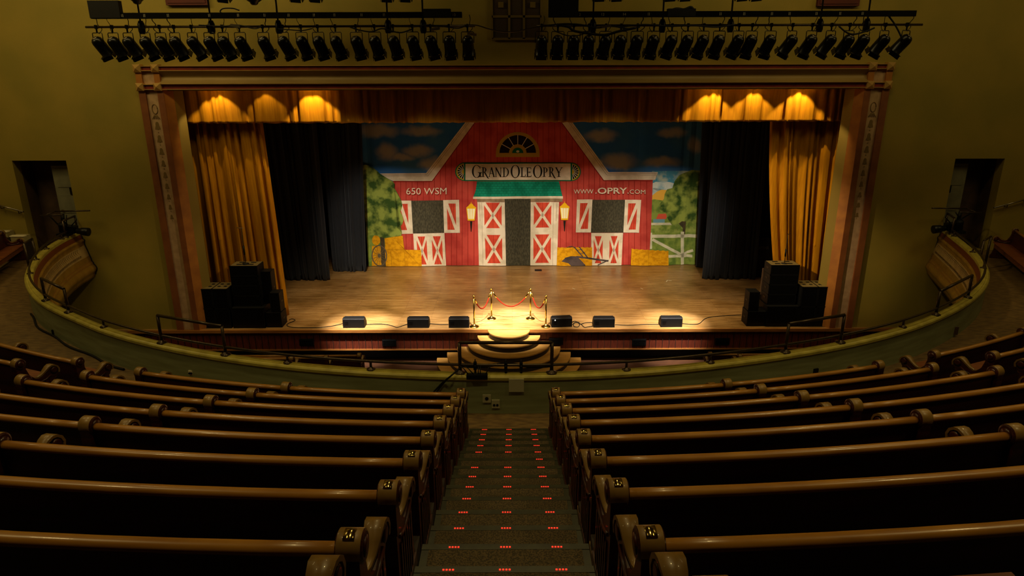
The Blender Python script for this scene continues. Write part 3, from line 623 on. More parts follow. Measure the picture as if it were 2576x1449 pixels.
# balcony floor: from the front wall outwards to the room walls
outer = []
c0 = Vector((0, 6.0, 0))
inn = [p-q*.05 for p, q in zip(cap, cn)]
k = MB()
def outp(p):
    d = (p-Vector((0, 17, 0))); 
    t = min([v for v in ((18 if d.x > 0 else -18)/d.x if abs(d.x) > 1e-6 else 1e9, (-5-17)/d.y if d.y < -1e-6 else 1e9, (WY-17)/d.y if d.y > 1e-6 else 1e9) if v > 0]); return Vector((0, 17, 0))+d*t
po = [outp(p) for p in inn]
po = [Vector((-18, WY, 0))]+[p for p in po[1:-1]]+[Vector((18, WY, 0))]
a = k.add([(p.x, p.y, BF) for p in inn]); b_ = k.add([(p.x, p.y, BF) for p in po]); c = k.add([(p.x, p.y, BF-.3) for p in inn]); d = k.add([(p.x, p.y, BF-.3) for p in po])
for i in range(len(inn)-1):
    k.face((a+i, a+i+1, b_+i+1, b_+i)); k.face((c+i, c+i+1, d+i+1, d+i)); k.face((a+i, a+i+1, c+i+1, c+i))
struct(k.build('floor_balcony', 'balcony_floor', org=(0, 9.5, BF)))
# ------------------------------------------------------------------ balcony railings
def capat(px, py):
    p = atz(px, py, CAPZ); return min(range(len(cap)), key=lambda i: (cap[i].x-p.x)**2+(cap[i].y-p.y)**2)
root = thing('balcony_rail', 'long low dark metal pipe rail following the curved balcony wall', 'railing', (0, 9.6, CAPZ))
k = MB(); k.tube([p+q*.03+Vector((0, -9.6, .135)) for p, q in zip(cap[2:-2], cn[2:-2])], .024, 8); k.build('rail_pipe', 'rail_dark', root)
sup = [capat(*p) for p in [(152, 601), (110, 628), (83, 655), (70, 690), (257, 826), (731, 916), (938, 932), (1578, 933), (1789, 914), (2269, 827), (2480, 676), (2455, 636), (2400, 593)]]
for i in sup:
    c = cap[i]+cn[i]*.03+Vector((0, -9.6, 0)); k = MB(); k.tube([c, c+Vector((0, 0, .135))], .02, 8); k.lathe([(.07, 0), (.07, .012), (.03, .022), (.022, .04)], c, 12); k.build('rail_support', 'rail_dark', root)
def guard(pa, pb, h, lb):
    i, j = capat(*pa), capat(*pb); A = cap[i]+cn[i]*.03+Vector((0, 0, CAPZ)); B = cap[j]+cn[j]*.03+Vector((0, 0, CAPZ)); A.z = B.z = CAPZ
    r_ = thing('guard_rail', lb, 'railing', (A+B)/2, 0, 'raised guard rails on the balcony wall'); o_ = (A+B)/2
    for P_ in (A, B):
        q = P_-o_; k = MB(); k.tube([q, q+Vector((0, 0, h))], .027, 8); k.lathe([(.085, 0), (.085, .014), (.036, .026), (.03, .05)], q, 14); k.build('post', 'rail_dark', r_)
    k = MB(); q0, q1 = A-o_+Vector((0, 0, h)), B-o_+Vector((0, 0, h)); k.tube([q0, q1], .028, 8); k.build('top_rail', 'rail_dark', r_); return r_
guard((401, 860), (554, 890), .5, 'raised guard rail left of the stage, above the left end of the stage front')
guard((1147, 938), (1375, 939), .5, 'raised guard rail in the middle, in front of the curved stage steps')
guard((1968, 888), (2123, 862), .5, 'raised guard rail right of the stage, in front of the right speaker stack')
guard((107, 756), (160, 785), .47, 'raised guard rail on the left bend of the balcony wall')
guard((2437, 750), (2362, 792), .47, 'raised guard rail on the right bend of the balcony wall')
guard((158, 598), (200, 580), .47, 'raised guard rail at the far left end of the balcony wall')
guard((2395, 590), (2368, 573), .47, 'raised guard rail at the far right end of the balcony wall')
# remote camera rigs at both ends of the rail
for px, py, sg, lb in ((209, 576, 1, 'black camera rig clamped to the far left end of the balcony wall'), (2366, 571, -1, 'black camera rig clamped to the far right end of the balcony wall')):
    p = atz(px, py, CAPZ); r_ = thing('camera_rig', lb, 'camera rig', (p.x, min(p.y, 19.0), CAPZ))
    k = MB(); k.box((0, 0, .04), (.3, .3, .08)); k.tube([(0, 0, .05), (0, 0, .28)], .045, 10); k.lathe([(.10, .22), (.12, .26), (.12, .34), (.08, .38)], (0, 0, 0), 14); k.build('mount', 'black', r_)
    k = MB(); k.tube([(-.12, 0, .3), (-.34*sg, -.02, .62)], .018, 6); k.tube([(.1, 0, .3), (.16*sg, 0, .6)], .018, 6); k.tube([(-.02, .05, .3), (.02, .05, .62)], .05, 8); k.tube([(.2*sg, 0, .25), (.42*sg, 0, .45), (.40*sg, 0, .6)], .014, 6); k.build('arm', 'black', r_)
    k = MB(); k.tube([(-.52*sg, -.1, .60), (.12*sg, -.1, .62)], .022, 8); k.tube([(-.22*sg, .12, .68), (.78*sg, .12, .70)], .022, 8); k.tube([(-.22*sg, .12, .68), (-.38*sg, -.1, .61)], .016, 6); k.build('crossbar', 'rail_dark', r_)
    R = Matrix.Rotation(sg*math.radians(96), 3, 'Y')
    k = MB(); k.box((.16*sg, -.02, .2), (.42, .22, .2), R=Matrix.Rotation(sg*math.radians(6), 3, 'Y')); bdy = k.build('camera_body', 'lamp_black', r_)
    k = MB(); k.lathe([(.07, .36), (.085, .4), (.085, .48), (.11, .52), (.12, .72), (.10, .72)], (0, -.02, .18), 16, R=R); k.build('lens', 'black_gloss', bdy)
# ------------------------------------------------------------------ seating platforms
C0 = Vector((-.25, 25.5, 0)); ROWY = lambda n_: 7.93-.8*(n_-1); PZ = lambda n_: 3.80+.3*(n_-1)+(.13 if n_ >= 9 else 0); RR = lambda n_: 25.5-ROWY(n_)
AX = -.05; AW = .614
def pt(R_, f): return Vector((C0.x+R_*math.sin(f), C0.y-R_*math.cos(f), 0))
def phi_x(R_, x): return math.asin((x-C0.x)/R_)
for sg, nm in ((-1, 'left'), (1, 'right')):
    k = MB(); NR = 11
    for n_ in range(1, NR+1):
        Ra, Rb = RR(n_)-.72, RR(n_)+.08
        if n_ == NR: Rb = Ra+3.6
        fs0 = phi_x(Ra, AX+sg*(AW-.035)); fs1 = sg*.80; N_ = 26
        ra = [pt(Ra, fs0+(fs1-fs0)*i/N_) for i in range(N_+1)]; fb0 = phi_x(Rb, AX+sg*(AW-.035)); rb = [pt(Rb, fb0+(fs1-fb0)*i/N_) for i in range(N_+1)]
        zt = PZ(n_); zb = BF+.002
        a = k.add([(p.x, p.y, zt) for p in ra]); b_ = k.add([(p.x, p.y, zt) for p in rb]); c = k.add([(p.x, p.y, zb) for p in ra]); d = k.add([(p.x, p.y, zb) for p in rb])
        for i in range(N_): k.face((a+i, a+i+1, b_+i+1, b_+i)); k.face((a+i, a+i+1, c+i+1, c+i))
        k.face((a, b_, d, c)); k.face((a+N_, b_+N_, d+N_, c+N_))
    struct(k.build('floor_tier_'+nm, 'platform', org=(sg*4, 6, BF)))
# ------------------------------------------------------------------ pews
# end-panel pieces are modelled once: x = width, y = towards the stage, z = up from the tier
def prof_prism(k, poly, hw, m=''): k.prism(poly, lambda p, s: ((-hw if s == 0 else hw), p[0], p[1]), m)
k = MB()
poly = [(-.03, 0), (-.03, .10), (-.02, .3), (-.03, .55), (-.05, .68), (-.06, .75), (-.055, .83), (-.03, .875), (.02, .885), (.065, .855), (.075, .80), (.07, .72), (.10, .62), (.16, .545), (.22, .52), (.28, .535), (.33, .575), (.38, .615), (.43, .62), (.475, .59), (.49, .54), (.46, .49), (.42, .45), (.42, .25), (.45, .12), (.48, .08), (.48, 0)]
prof_prism(k, poly, .032)
for s_ in (-1, 1):
    for yy in (.05, .11, .17, .23, .29, .35): k.box((s_*.036, yy, .28), (.012, .022, .38))
    k.box((s_*.036, .22, .04), (.016, .48, .08)); k.tube([(s_*.034, yy, zz) for yy, zz in ((.03, .53), (.1, .5), (.2, .47), (.3, .48), (.38, .52))], .012, 6)
k.bb(-.044, .044, -.062, -.02, .60, .80)
ME_END = k.mesh('end_panel', 'pew_wood')
def lit_shape(pts, hws, th):
    """a strip of varying width bent along pts (y, z)"""
    k = MB(); n = len(pts); A = []
    for i, (p, hw) in enumerate(zip(pts, hws)):
        a = Vector(pts[max(i-1, 0)]); b2 = Vector(pts[min(i+1, n-1)]); d = (b2-a).normalized(); no = Vector((-d.y, d.x))
        A.append(k.add([(-hw, p[0], p[1]), (hw, p[0], p[1]), (hw, p[0]-no.x*th, p[1]-no.y*th), (-hw, p[0]-no.x*th, p[1]-no.y*th)]))
    for a, b2 in zip(A, A[1:]):
        for j in range(4): k.face((a+j, a+(j+1) % 4, b2+(j+1) % 4, b2+j), '', j == 0)
    k.face([A[0]+j for j in range(4)]); k.face([A[-1]+j for j in range(4)]); return k
# scroll: rounded drum across the top of the back
k = MB(); n = 16; c_, r_ = (.005, .825), .072
for i in range(n+1): pass
sc = [(c_[0]+r_*math.cos(t), c_[1]+r_*math.sin(t)) for t in [2*PI*i/20 for i in range(20)]]
for i in range(20): pass
a = k.add([(-.050, y, z) for y, z in sc]); b_ = k.add([(.050, y, z) for y, z in sc])
for i in range(20): k.face((a+i, a+(i+1) % 20, b_+(i+1) % 20, b_+i), '', True)
sc2 = [(c_[0]+(y-c_[0])*.82, c_[1]+(z-c_[1])*.82) for y, z in sc]
a2 = k.add([(-.058, y, z) for y, z in sc2]); b2 = k.add([(.058, y, z) for y, z in sc2])
for i in range(20): k.face((a+i, a+(i+1) % 20, a2+(i+1) % 20, a2+i), 'pew_wood'); k.face((b_+i, b_+(i+1) % 20, b2+(i+1) % 20, b2+i), 'pew_wood')
k.face([a2+i for i in range(20)], 'pew_wood'); k.face([b2+i for i in range(20)], 'pew_wood')
k.lathe([(.042, 0), (.046, .004), (.02, .008)], (.057, c_[0], c_[1]), 14, 'pew_wood', R=Matrix.Rotation(PI/2, 3, 'Y')); k.lathe([(.042, 0), (.046, .004), (.02, .008)], (-.057, c_[0], c_[1]), 14, 'pew_wood', R=Matrix.Rotation(-PI/2, 3, 'Y'))
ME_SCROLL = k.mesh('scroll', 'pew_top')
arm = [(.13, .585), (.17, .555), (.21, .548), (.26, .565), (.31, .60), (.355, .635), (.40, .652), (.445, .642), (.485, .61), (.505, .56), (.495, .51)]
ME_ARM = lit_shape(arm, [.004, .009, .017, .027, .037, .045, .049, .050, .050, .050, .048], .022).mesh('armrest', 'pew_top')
k = MB(); k.lathe([(.045, 0), (.052, .008), (.03, .014)], (.034, .43, .565), 14, R=Matrix.Rotation(PI/2, 3, 'Y')); k.lathe([(.045, 0), (.052, .008), (.03, .014)], (-.034, .43, .565), 14, R=Matrix.Rotation(-PI/2, 3, 'Y'))
k.tube([(-.04, .43, .565), (.04, .43, .565)], .02, 8)
ME_ROS = k.mesh('rosette', 'pew_wood')
k = MB(); A_ = []
for i in range(9):
    t = math.radians(78+48*i/8); ca, sa = math.cos(t), math.sin(t)
    A_.append(k.add([(-.024, c_[0]+(r_+.0005)*ca, c_[1]+(r_+.0005)*sa), (.024, c_[0]+(r_+.0005)*ca, c_[1]+(r_+.0005)*sa), (.024, c_[0]+(r_+.004)*ca, c_[1]+(r_+.004)*sa), (-.024, c_[0]+(r_+.004)*ca, c_[1]+(r_+.004)*sa)]))
for a, b2 in zip(A_, A_[1:]):
    for j in range(4): k.face((a+j, a+(j+1) % 4, b2+(j+1) % 4, b2+j), '', True)
k.face([A_[0]+j for j in range(4)]); k.face([A_[-1]+j for j in range(4)])
ME_PLATE = k.mesh('number_plate', 'plate_brass')
def pew(pts, face, z0, label, group, ends, plates=(0, 0), name='wooden_pew'):
    """pts, face: 2D path of the foot of the back and unit vectors towards the sitter's view; ends = (first, last)"""
    o_ = Vector((pts[len(pts)//2].x, pts[len(pts)//2].y, z0)); root = thing(name, label, 'pew', o_, 0, group)
    P2 = [(p.x-o_.x, p.y-o_.y) for p in pts]; Fc = [(q.x, q.y) for q in face]
    k = MB(); k.sweep(P2, Fc, [(.02, .06), (.05, .06), (.045, .45), (.01, .80), (-.02, .80), (.015, .45)]); k.build('backrest', 'pew_back', root)
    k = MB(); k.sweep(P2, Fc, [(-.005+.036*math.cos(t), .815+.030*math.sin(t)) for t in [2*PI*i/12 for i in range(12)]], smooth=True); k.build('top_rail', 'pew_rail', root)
    k = MB(); k.sweep(P2, Fc, [(.045, .40), (.46, .435), (.475, .45), (.46, .47), (.05, .43)]); k.sweep(P2, Fc, [(.40, .30), (.425, .30), (.425, .435), (.40, .435)]); k.build('seat', 'pew_seat', root)
    for e, on, pl in ((0, ends[0], plates[0]), (-1, ends[1], plates[1])):
        if not on: continue
        f_ = Fc[e]; rz = math.atan2(-f_[0], f_[1])
        ep = inst('end_panel', ME_END, root, (P2[e][0], P2[e][1], 0), rz)
        inst('scroll', ME_SCROLL, ep); inst('armrest', ME_ARM, ep); inst('rosette', ME_ROS, ep)
        if pl: inst('number_plate', ME_PLATE, ep)
    return root
def arc_pew(n_, f0, f1, label, group, ends, plates=(0, 0)):
    R_ = RR(n_); N_ = max(4, int(abs(f1-f0)*R_/.35)); fs = [f0+(f1-f0)*i/N_ for i in range(N_+1)]
    return pew([pt(R_, f) for f in fs], [(C0-pt(R_, f)).normalized() for f in fs], PZ(n_), label, group, ends, plates)
RN = {1: 'front', 2: 'second', 3: 'third', 4: 'fourth', 5: 'fifth', 6: 'sixth', 7: 'seventh', 8: 'eighth', 9: 'ninth'}
for n_ in range(1, 10):
    R_ = RR(n_); rn = RN[n_]
    fl, fr = phi_x(R_, AX-AW), phi_x(R_, AX+AW)
    jl, jr = -.157, .178
    if n_ == 9: jl, jr = -.10, .09
    arc_pew(n_, fl, jl, 'curved wooden pew left of the centre aisle, %s row from the balcony wall' % rn, 'pews left of the centre aisle', (1, 1 if n_ < 9 else 0), (1, 0))
    arc_pew(n_, fr, jr, 'curved wooden pew right of the centre aisle, %s row from the balcony wall' % rn, 'pews right of the centre aisle', (1, 1 if n_ < 9 else 0), (1, 0))
    if n_ <= 5:
        arc_pew(n_, jl-.003, -.285, 'outer curved pew of the left block, beside the left side aisle, %s row' % rn, 'outer pews of the left block', (0, 1), (0, 0))
    if n_ <= 6:
        arc_pew(n_, jr+.003, .315, 'outer curved pew of the right block, beside the right side aisle, %s row' % rn, 'outer pews of the right block', (0, 1), (0, 0))
    if n_ <= 3:
        arc_pew(n_, -.351, -.468, 'dark wooden pew across the left side aisle, %s row from the balcony wall' % rn, 'pews beyond the left side aisle', (1, 1), (0, 0))
        arc_pew(n_, .376, .50, 'dark wooden pew across the right side aisle, %s row from the balcony wall' % rn, 'pews beyond the right side aisle', (1, 1), (0, 0))
# side pews by the stage wall, facing the hall
for a, b_, lb in ((Vector((-14.35, 18.6, 0)), Vector((-13.25, 15.3, 0)), 'dark red pew near the left doorway, facing the hall'), (Vector((12.75, 15.0, 0)), Vector((14.1, 18.5, 0)), 'dark red pew near the right doorway, facing the hall')):
    N_ = 5; ps = [a.lerp(b_, i/N_) for i in range(N_+1)]; d = (b_-a).normalized(); fc = Vector((-d.y, d.x, 0)); 
    if fc.x*a.x > 0: fc = -fc
    pew(ps, [fc]*(N_+1), BF, lb, 'side pews near the stage wall', (1, 1))
# ------------------------------------------------------------------ centre aisle steps
st_ = thing('aisle_steps', 'carpeted centre aisle steps with rows of small red lights on every edge', 'steps', (AX, 8.71, BF))
NST = 20
for n_ in range(NST):
    yn, zn = -.4*n_, .15*(n_+1); wd = AW-.04
    k = MB(); k.bb(-wd, wd, yn-.40, yn, max(zn-.5, .002) if n_ else .002, zn-.012, 'carpet')
    k.bb(-wd, -wd+.05, yn-.40, yn-.02, zn-.012, zn-.004, 'nosing'); k.bb(wd-.05, wd, yn-.40, yn-.02, zn-.012, zn-.004, 'nosing'); k.bb(-wd+.05, wd-.05, yn-.40, yn-.04, zn-.012, zn-.002, 'carpet')
    tr = k.build('tread', None, st_)
    k = MB(); k.bb(-wd, wd, yn-.045, yn+.012, zn-.03, zn); k.build('nosing', 'nosing', tr)
    if n_ < 15:
        for j, xx in enumerate((-.353, 0, .353)):
            if n_ == 5 and j < 2: continue
            k = MB()
            for q in range(4): k.bb(xx-.036+q*.020, xx-.036+q*.020+.012, yn-.028, yn-.017, zn, zn+.004)
            k.build('light_strip', 'led', tr)
k = MB()
for sg in (1,):
    for n_ in range(NST): k.bb(sg*(AW-.037), sg*(AW-.012), -.4*n_-.40, -.4*n_, .15*(n_+1)-.5 if n_ > 2 else .002, .15*(n_+1)+.03+.02*math.sin(n_*2.1))
k.build('side_strip', 'stringer', st_)
# ------------------------------------------------------------------ fittings on the balcony wall, seen above the aisle
def wallp(px, py, off=.0):           # point on the inner face of the balcony wall
    qs = [c_-n_*.055 for c_, n_ in zip(cap, cn)]; er = [v.x-aty(px, py, v.y).x for v in qs]
    y = min(u.lerp(v, e0/(e0-e1)).y for u, v, e0, e1 in zip(qs, qs[1:], er, er[1:]) if e0*e1 <= 0); p = aty(px, py, y-off); return p
def wbox(name, m, x0, y0, x1, y1, dep, lb, cat, extra=None):
    p, q = wallp(x0, y0, dep), wallp(x1, y1, dep); yy = (p.y+q.y)/2; k = MB(); k.bb(min(p.x, q.x), max(p.x, q.x), yy, yy+dep+.03, q.z, p.z, '')
    o = k.build(name, m); tag(o, lb, cat)
    if extra: extra(o, abs(q.x-p.x), p.z-q.z, dep)
    return o
wbox('access_panel', 'box_grey', 1280, 954, 1318, 986, .05, 'square grey-green box on the balcony wall at the head of the aisle', 'wall box')
def hole(o, w_, h_, dep):
    MB().lathe([(.028, 0), (.028, .006)], (0, -(dep+.03)/2-.003, h_*.55), 12, R=Matrix.Rotation(PI/2, 3, 'X')).build('socket_hole', 'black', o)
def holes2(o, w_, h_, dep):
    for s_ in (-1, 1): MB().lathe([(.02, 0), (.02, .006)], (s_*w_*.2, -(dep+.03)/2-.003, h_*.4), 12, R=Matrix.Rotation(PI/2, 3, 'X')).build('socket_hole', 'black', o)
wbox('junction_box', 'box_grey', 1214, 994, 1235, 1013, .03, 'small grey junction box with one round hole, low on the balcony wall', 'outlet', hole)
wbox('power_outlet', 'box_grey', 1237, 1007, 1257, 1027, .03, 'small grey power outlet with two sockets, beside the one-hole junction box', 'outlet', holes2)
wbox('power_outlet', 'white_paint', 474, 932, 484, 944, .02, 'small pale outlet on the left part of the balcony wall', 'outlet', holes2)
wbox('power_outlet', 'black_gloss', 2047, 929, 2057, 939, .02, 'small dark outlet on the right part of the balcony wall', 'outlet')
wbox('wall_vent', 'black', 131, 829, 138, 843, .02, 'tiny dark fitting on the far left part of the balcony wall', 'outlet')
wbox('power_outlet', 'door_brown', 2399, 826, 2404, 840, .02, 'tiny brown fitting on the far right part of the balcony wall', 'outlet')
# power box hanging from the rail, with its leads
ci = capat(1197, 940); base = cap[ci]
p = wallp(1200, 948, .08)
k = MB(); k.bb(p.x-.16, p.x+.16, p.y-.02, p.y+.06, p.z-.035, p.z+.035); o = tag(k.build('power_strip', 'black'), 'black power strip hanging by its cables from the middle of the balcony rail', 'power strip')
ox = o.location
def loc(v): return tuple(Vector(v)-ox)
for (dx, tx, rz_) in ((-.13, -.28, 0), (-.05, -.22, 0), (.02, .02, 0), (.05, .05, 0), (.13, .22, 0)):
    k = MB(); a = Vector((p.x+dx, p.y+.02, p.z+.03)); e = Vector((p.x+tx, base.y+.02, CAPZ+.13)); k.tube([loc(a), loc((a+e)/2+Vector((0, -.05, .05))), loc(e)], .008, 5); k.build('cable', 'black', o)
for px0, px1, i in ((1142, 1086, 0), (1147, 1094, 1)):
    a = cap[capat(1145, 938)]; pp = [Vector((a.x+.01*i, a.y-.02, CAPZ+.1)), wallp(1135, 945, .16)]+[wallp(1135+(px1-1135)*t, 945+(992-945)*(t**1.2), .05) for t in (.4, .7, 1)]
    k = MB(); k.tube(catmull(pp, 5), .014, 6); tag(k.build('power_cable', 'black'), 'thick black cable running down the balcony wall left of the power strip, %s strand' % ('left' if i == 0 else 'right'), 'cable')
for px, py in ((1190, 925), (1258, 925), (1330, 926)):
    c = cap[capat(px, 940)]; k = MB(); k.box((c.x, c.y+.03, CAPZ+.12), (.05, .06, .12)); k.tube([(c.x, c.y-.03, CAPZ+.13), (c.x, c.y+.1, CAPZ+.13)], .012, 6); k.tube([(c.x, c.y+.03, CAPZ+.1), (c.x, c.y+.03, CAPZ+.23)], .010, 6); k.tube([(c.x, c.y+.03, CAPZ+.001), (c.x, c.y+.03, CAPZ+.1)], .016, 6)
    tag(k.build('rail_clamp', 'black'), {1190: 'black pipe clamp on the middle rail, above the power strip', 1258: 'black pipe clamp on the middle rail, at its centre', 1330: 'black pipe clamp on the middle rail, near the right post'}[px], 'clamp')
k = MB(); c1, c2 = cap[capat(1150, 940)], cap[capat(1372, 940)]
k.tube([(c1.x+(c2.x-c1.x)*t, c1.y+.08+(c2.y-c1.y)*t, CAPZ+.10-.02*math.sin(t*PI*3)) for t in [i/18 for i in range(19)]], .026, 7); tag(k.build('cable_bundle', 'black'), 'black bundle of cables tied along the middle of the balcony rail', 'cable')
i0 = capat(76, 720); i1 = capat(340, 850)
k = MB(); k.tube([cap[i]-cn[i]*(.12+.03*math.sin(i*.9))+Vector((0, 0, BF+.022)) for i in range(i0, i1)], .022, 6); tag(k.build('floor_cable', 'black'), 'dark cable lying along the foot of the balcony wall on the left', 'cable')
# handrails on the stage wall beyond each doorway, pale steps and gate posts at the ends
for a, b_, lb in (((-30, 509), (59, 533), 'slanting wall handrail left of the left doorway'), ((2500, 523), (2600, 497), 'slanting wall handrail right of the right doorway')):
    p, q = aty(*a, WY-.12), aty(*b_, WY-.12); r_ = thing('wall_handrail', lb, 'handrail', (p+q)/2); o_ = (p+q)/2
    MB().tube([p-o_, q-o_], .025, 8).build('rail_pipe', 'steel', r_)
    for t in (.35, .85): c = p.lerp(q, t)-o_; MB().tube([c, c+Vector((0, 0, -.08)), c+Vector((0, .12, -.08))], .014, 6).build('bracket', 'rail_dark', r_)
for i, (x0, x1, yt, yb, Y) in enumerate(((-15, 21, 583, 597, 19.2), (26, 63, 594, 608, 18.75))):
    p, q = aty(x0, yt, Y), aty(x1, yb, Y); k = MB(); k.bb(p.x, q.x, Y, Y+.27, BF+.001, q.z, 'platform'); k.bb(p.x, q.x, Y-.01, Y+.27, q.z, p.z, 'step_cream'); k.bb(p.x-.01, q.x+.01, Y-.025, Y+.1, p.z-.02, p.z+.012, 'white_paint')
    tag(k.build('step_block', 'white_paint'), ['higher of the two pale painted steps by the left doorway', 'lower of the two pale painted steps by the left doorway'][i], 'step', 'pale steps by the left doorway')
for pa, pb, lb in (((60, 612), (82, 608), 'small dark gate rail beside the pale steps on the left'), ((2475, 606), (2492, 600), 'small dark gate rail beside the right side pew')):
    Y = 17.0; p, q = aty(*pa, Y), aty(*pb, Y+.5); h = max(p.z, q.z)-BF; r_ = thing('gate_rail', lb, 'railing', (p.x, Y, BF))
    for v in (p, q): c = Vector((v.x-p.x, v.y-Y, 0)); MB().tube([c, c+Vector((0, 0, h))], .03, 8).build('post', 'rail_dark', r_)
    MB().tube([(0, 0, h), (q.x-p.x, q.y-Y, h)], .025, 8).build('top_rail', 'rail_dark', r_)
# ------------------------------------------------------------------ curved steps up to the stage
sx = aty(1280, 828, SY).x
cs = thing('stage_steps', 'half-round golden wooden steps fanning out below the middle of the stage', 'steps', (sx, SY-.03, 0))
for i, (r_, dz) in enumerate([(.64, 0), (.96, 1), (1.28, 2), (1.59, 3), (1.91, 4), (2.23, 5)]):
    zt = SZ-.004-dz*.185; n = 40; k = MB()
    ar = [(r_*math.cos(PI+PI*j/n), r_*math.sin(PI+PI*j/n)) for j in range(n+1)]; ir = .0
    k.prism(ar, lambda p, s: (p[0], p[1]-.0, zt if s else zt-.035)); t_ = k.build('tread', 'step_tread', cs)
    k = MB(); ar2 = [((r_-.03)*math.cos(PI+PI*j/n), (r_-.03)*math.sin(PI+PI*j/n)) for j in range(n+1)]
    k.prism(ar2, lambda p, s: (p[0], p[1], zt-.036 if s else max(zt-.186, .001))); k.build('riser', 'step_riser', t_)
# ------------------------------------------------------------------ rope barrier
def stanchion(px, py, lb):
    p = atz(px, py, SZ); r_ = thing('rope_stanchion', lb, 'stanchion', (p.x, p.y, SZ), 0, 'brass rope stanchions on the stage')
    MB().lathe([(.145, 0), (.15, .012), (.13, .03), (.08, .05), (.04, .07), (.028, .10)], (0, 0, 0), 24).build('base', 'brass', r_)
    MB().lathe([(.024, .09), (.024, .93)], (0, 0, 0), 16).build('pole', 'brass', r_)
    MB().lathe([(.024, .92), (.035, .935), (.035, .95), (.02, .965), (.022, .985), (.038, 1.0), (.038, 1.012), (.012, 1.03)], (0, 0, 0), 16).build('finial', 'brass', r_)
    return Vector((p.x, p.y, SZ))
S1 = stanchion(1193.4, 822, 'brass stanchion at the left front corner of the rope barrier'); S2 = stanchion(1236.6, 802, 'brass stanchion at the left back corner of the rope barrier')
S3 = stanchion(1334.3, 802, 'brass stanchion at the right back corner of the rope barrier'); S4 = stanchion(1372.9, 822, 'brass stanchion at the right front corner of the rope barrier')
for a, b_, sag, lb in ((S1, S2, .40, 'red barrier rope sagging between the two left stanchions'), (S2, S3, .46, 'red barrier rope sagging between the two back stanchions'), (S3, S4, .38, 'red barrier rope sagging between the two right stanchions')):
    d = (b_-a); d.z = 0; L_ = d.length; d.normalize(); a1 = a+d*.045+Vector((0, 0, .90)); b1 = b_-d*.045+Vector((0, 0, .90)); sag = sag+.02
    r_ = thing('barrier_rope', lb, 'rope', (a+b_)/2, 0, 'red ropes of the barrier'); o_ = (a+b_)/2
    ps = [a1.lerp(b1, t)-Vector((0, 0, (1-(2*t-1)**2)*sag)) for t in [i/28 for i in range(29)]]
    MB().tube([p-o_ for p in ps[3:-3]], .020, 8).build('rope', 'rope_red', r_)
    for e, q in ((ps[:4], 0), (ps[-4:][::-1], 1)): MB().tube([p-o_ for p in e], [.014, .022, .024, .024], 10).build('end_hook', 'brass', r_)
# ------------------------------------------------------------------ floor monitors along the stage edge
def monitor(x0, x1, yt, yb, lb, rz=0, led=False, yoff=0):
    a, b_ = atz(x0, yb, SZ), atz(x1, yb, SZ); w_ = b_.x-a.x; c = (a+b_)/2
    h = .30; r_ = thing('floor_monitor', lb, 'stage monitor', (c.x, c.y+.17+yoff, SZ), rz, 'floor monitors along the stage edge')
    pr = [(-.17, 0), (.17, 0), (.19, .10), (.02, h), (-.15, h), (-.17, .27)]
    k = MB(); k.prism(pr, lambda p, s: ((-w_/2 if s == 0 else w_/2), p[0], p[1])); k.build('cabinet', 'black', r_)
    k = MB(); k.prism([(.195, .11), (.03, h+.002), (.05, h+.012), (.21, .125)], lambda p, s: ((-w_/2+.03 if s == 0 else w_/2-.03), p[0], p[1])); k.build('grille', 'black_gloss', r_)
    MB().bb(-w_/2+.05, -w_/2+.17, -.176, -.168, .10, .2).build('connector_plate', 'black_gloss', r_)
    if led: MB().lathe([(.014, 0), (.014, .004)], (-w_/2+.11, -.172, .235), 10, R=Matrix.Rotation(PI/2, 3, 'X')).build('indicator_light', 'led_white', r_)
    return r_
for j, (x0, x1, lb) in enumerate([(863, 917, 'outermost left floor monitor on the stage edge'), (1025, 1079, 'middle one of the three left floor monitors'), (1129, 1180, 'floor monitor just left of the rope barrier')]): monitor(x0, x1, 808, 825, lb)
monitor(1386, 1438, 806, 823, 'floor monitor just right of the rope barrier, turned slightly, with a white light', math.radians(5), True)
monitor(1493, 1546, 806, 824, 'middle one of the three right floor monitors'); monitor(1662, 1716, 806, 823, 'outermost right floor monitor on the stage edge')
def floor_cable(pts, lb, r_=.011, z=SZ):
    w_ = [atz(a, b_, z) for a, b_ in pts]; k = MB(); k.tube([p+Vector((0, 0, r_)) for p in catmull(w_, 6)], r_, 6); tag(k.build('stage_cable', 'black'), lb, 'cable')
floor_cable([(727, 806), (735, 803), (742, 807), (722, 817), (735, 824), (790, 829-4), (830, 822), (862, 815)], 'thin cable from the left speaker stack to the outermost left monitor')
floor_cable([(918, 817), (960, 816), (985, 820), (1000, 824), (1025, 816)], 'thin cable between the two outer left monitors')
floor_cable([(1080, 815), (1105, 817), (1128, 817)], 'short cable between the middle left monitor and the one by the barrier')
floor_cable([(1440, 817), (1450, 811), (1458, 814), (1455, 823), (1444, 822), (1443, 814), (1452, 812), (1462, 817), (1470, 824), (1480, 823), (1492, 821)], 'looped black cable beside the monitor with the white light')
floor_cable([(1438, 812), (1447, 809), (1460, 816), (1472, 813), (1492, 812)], 'second loop of cable leading to the middle right monitor')
floor_cable([(1547, 818), (1580, 819), (1625, 817), (1661, 817)], 'thin cable between the two outer right monitors')
floor_cable([(1717, 815), (1745, 817), (1760, 814), (1775, 802), (1800, 797), (1864, 793)], 'thin cable from the outermost right monitor to the right speaker stack')
for px, py, w_, d_, rz_, lb in ((1354, 680, .28, .25, 0, 'small dark pocket plate in the stage floor before the backdrop'),):
    p = atz(px, py, SZ); tag(MB().box((0+p.x, p.y, SZ+.006), (w_, d_, .012), rz=rz_).build('floor_pocket', 'black'), lb, 'floor plate')
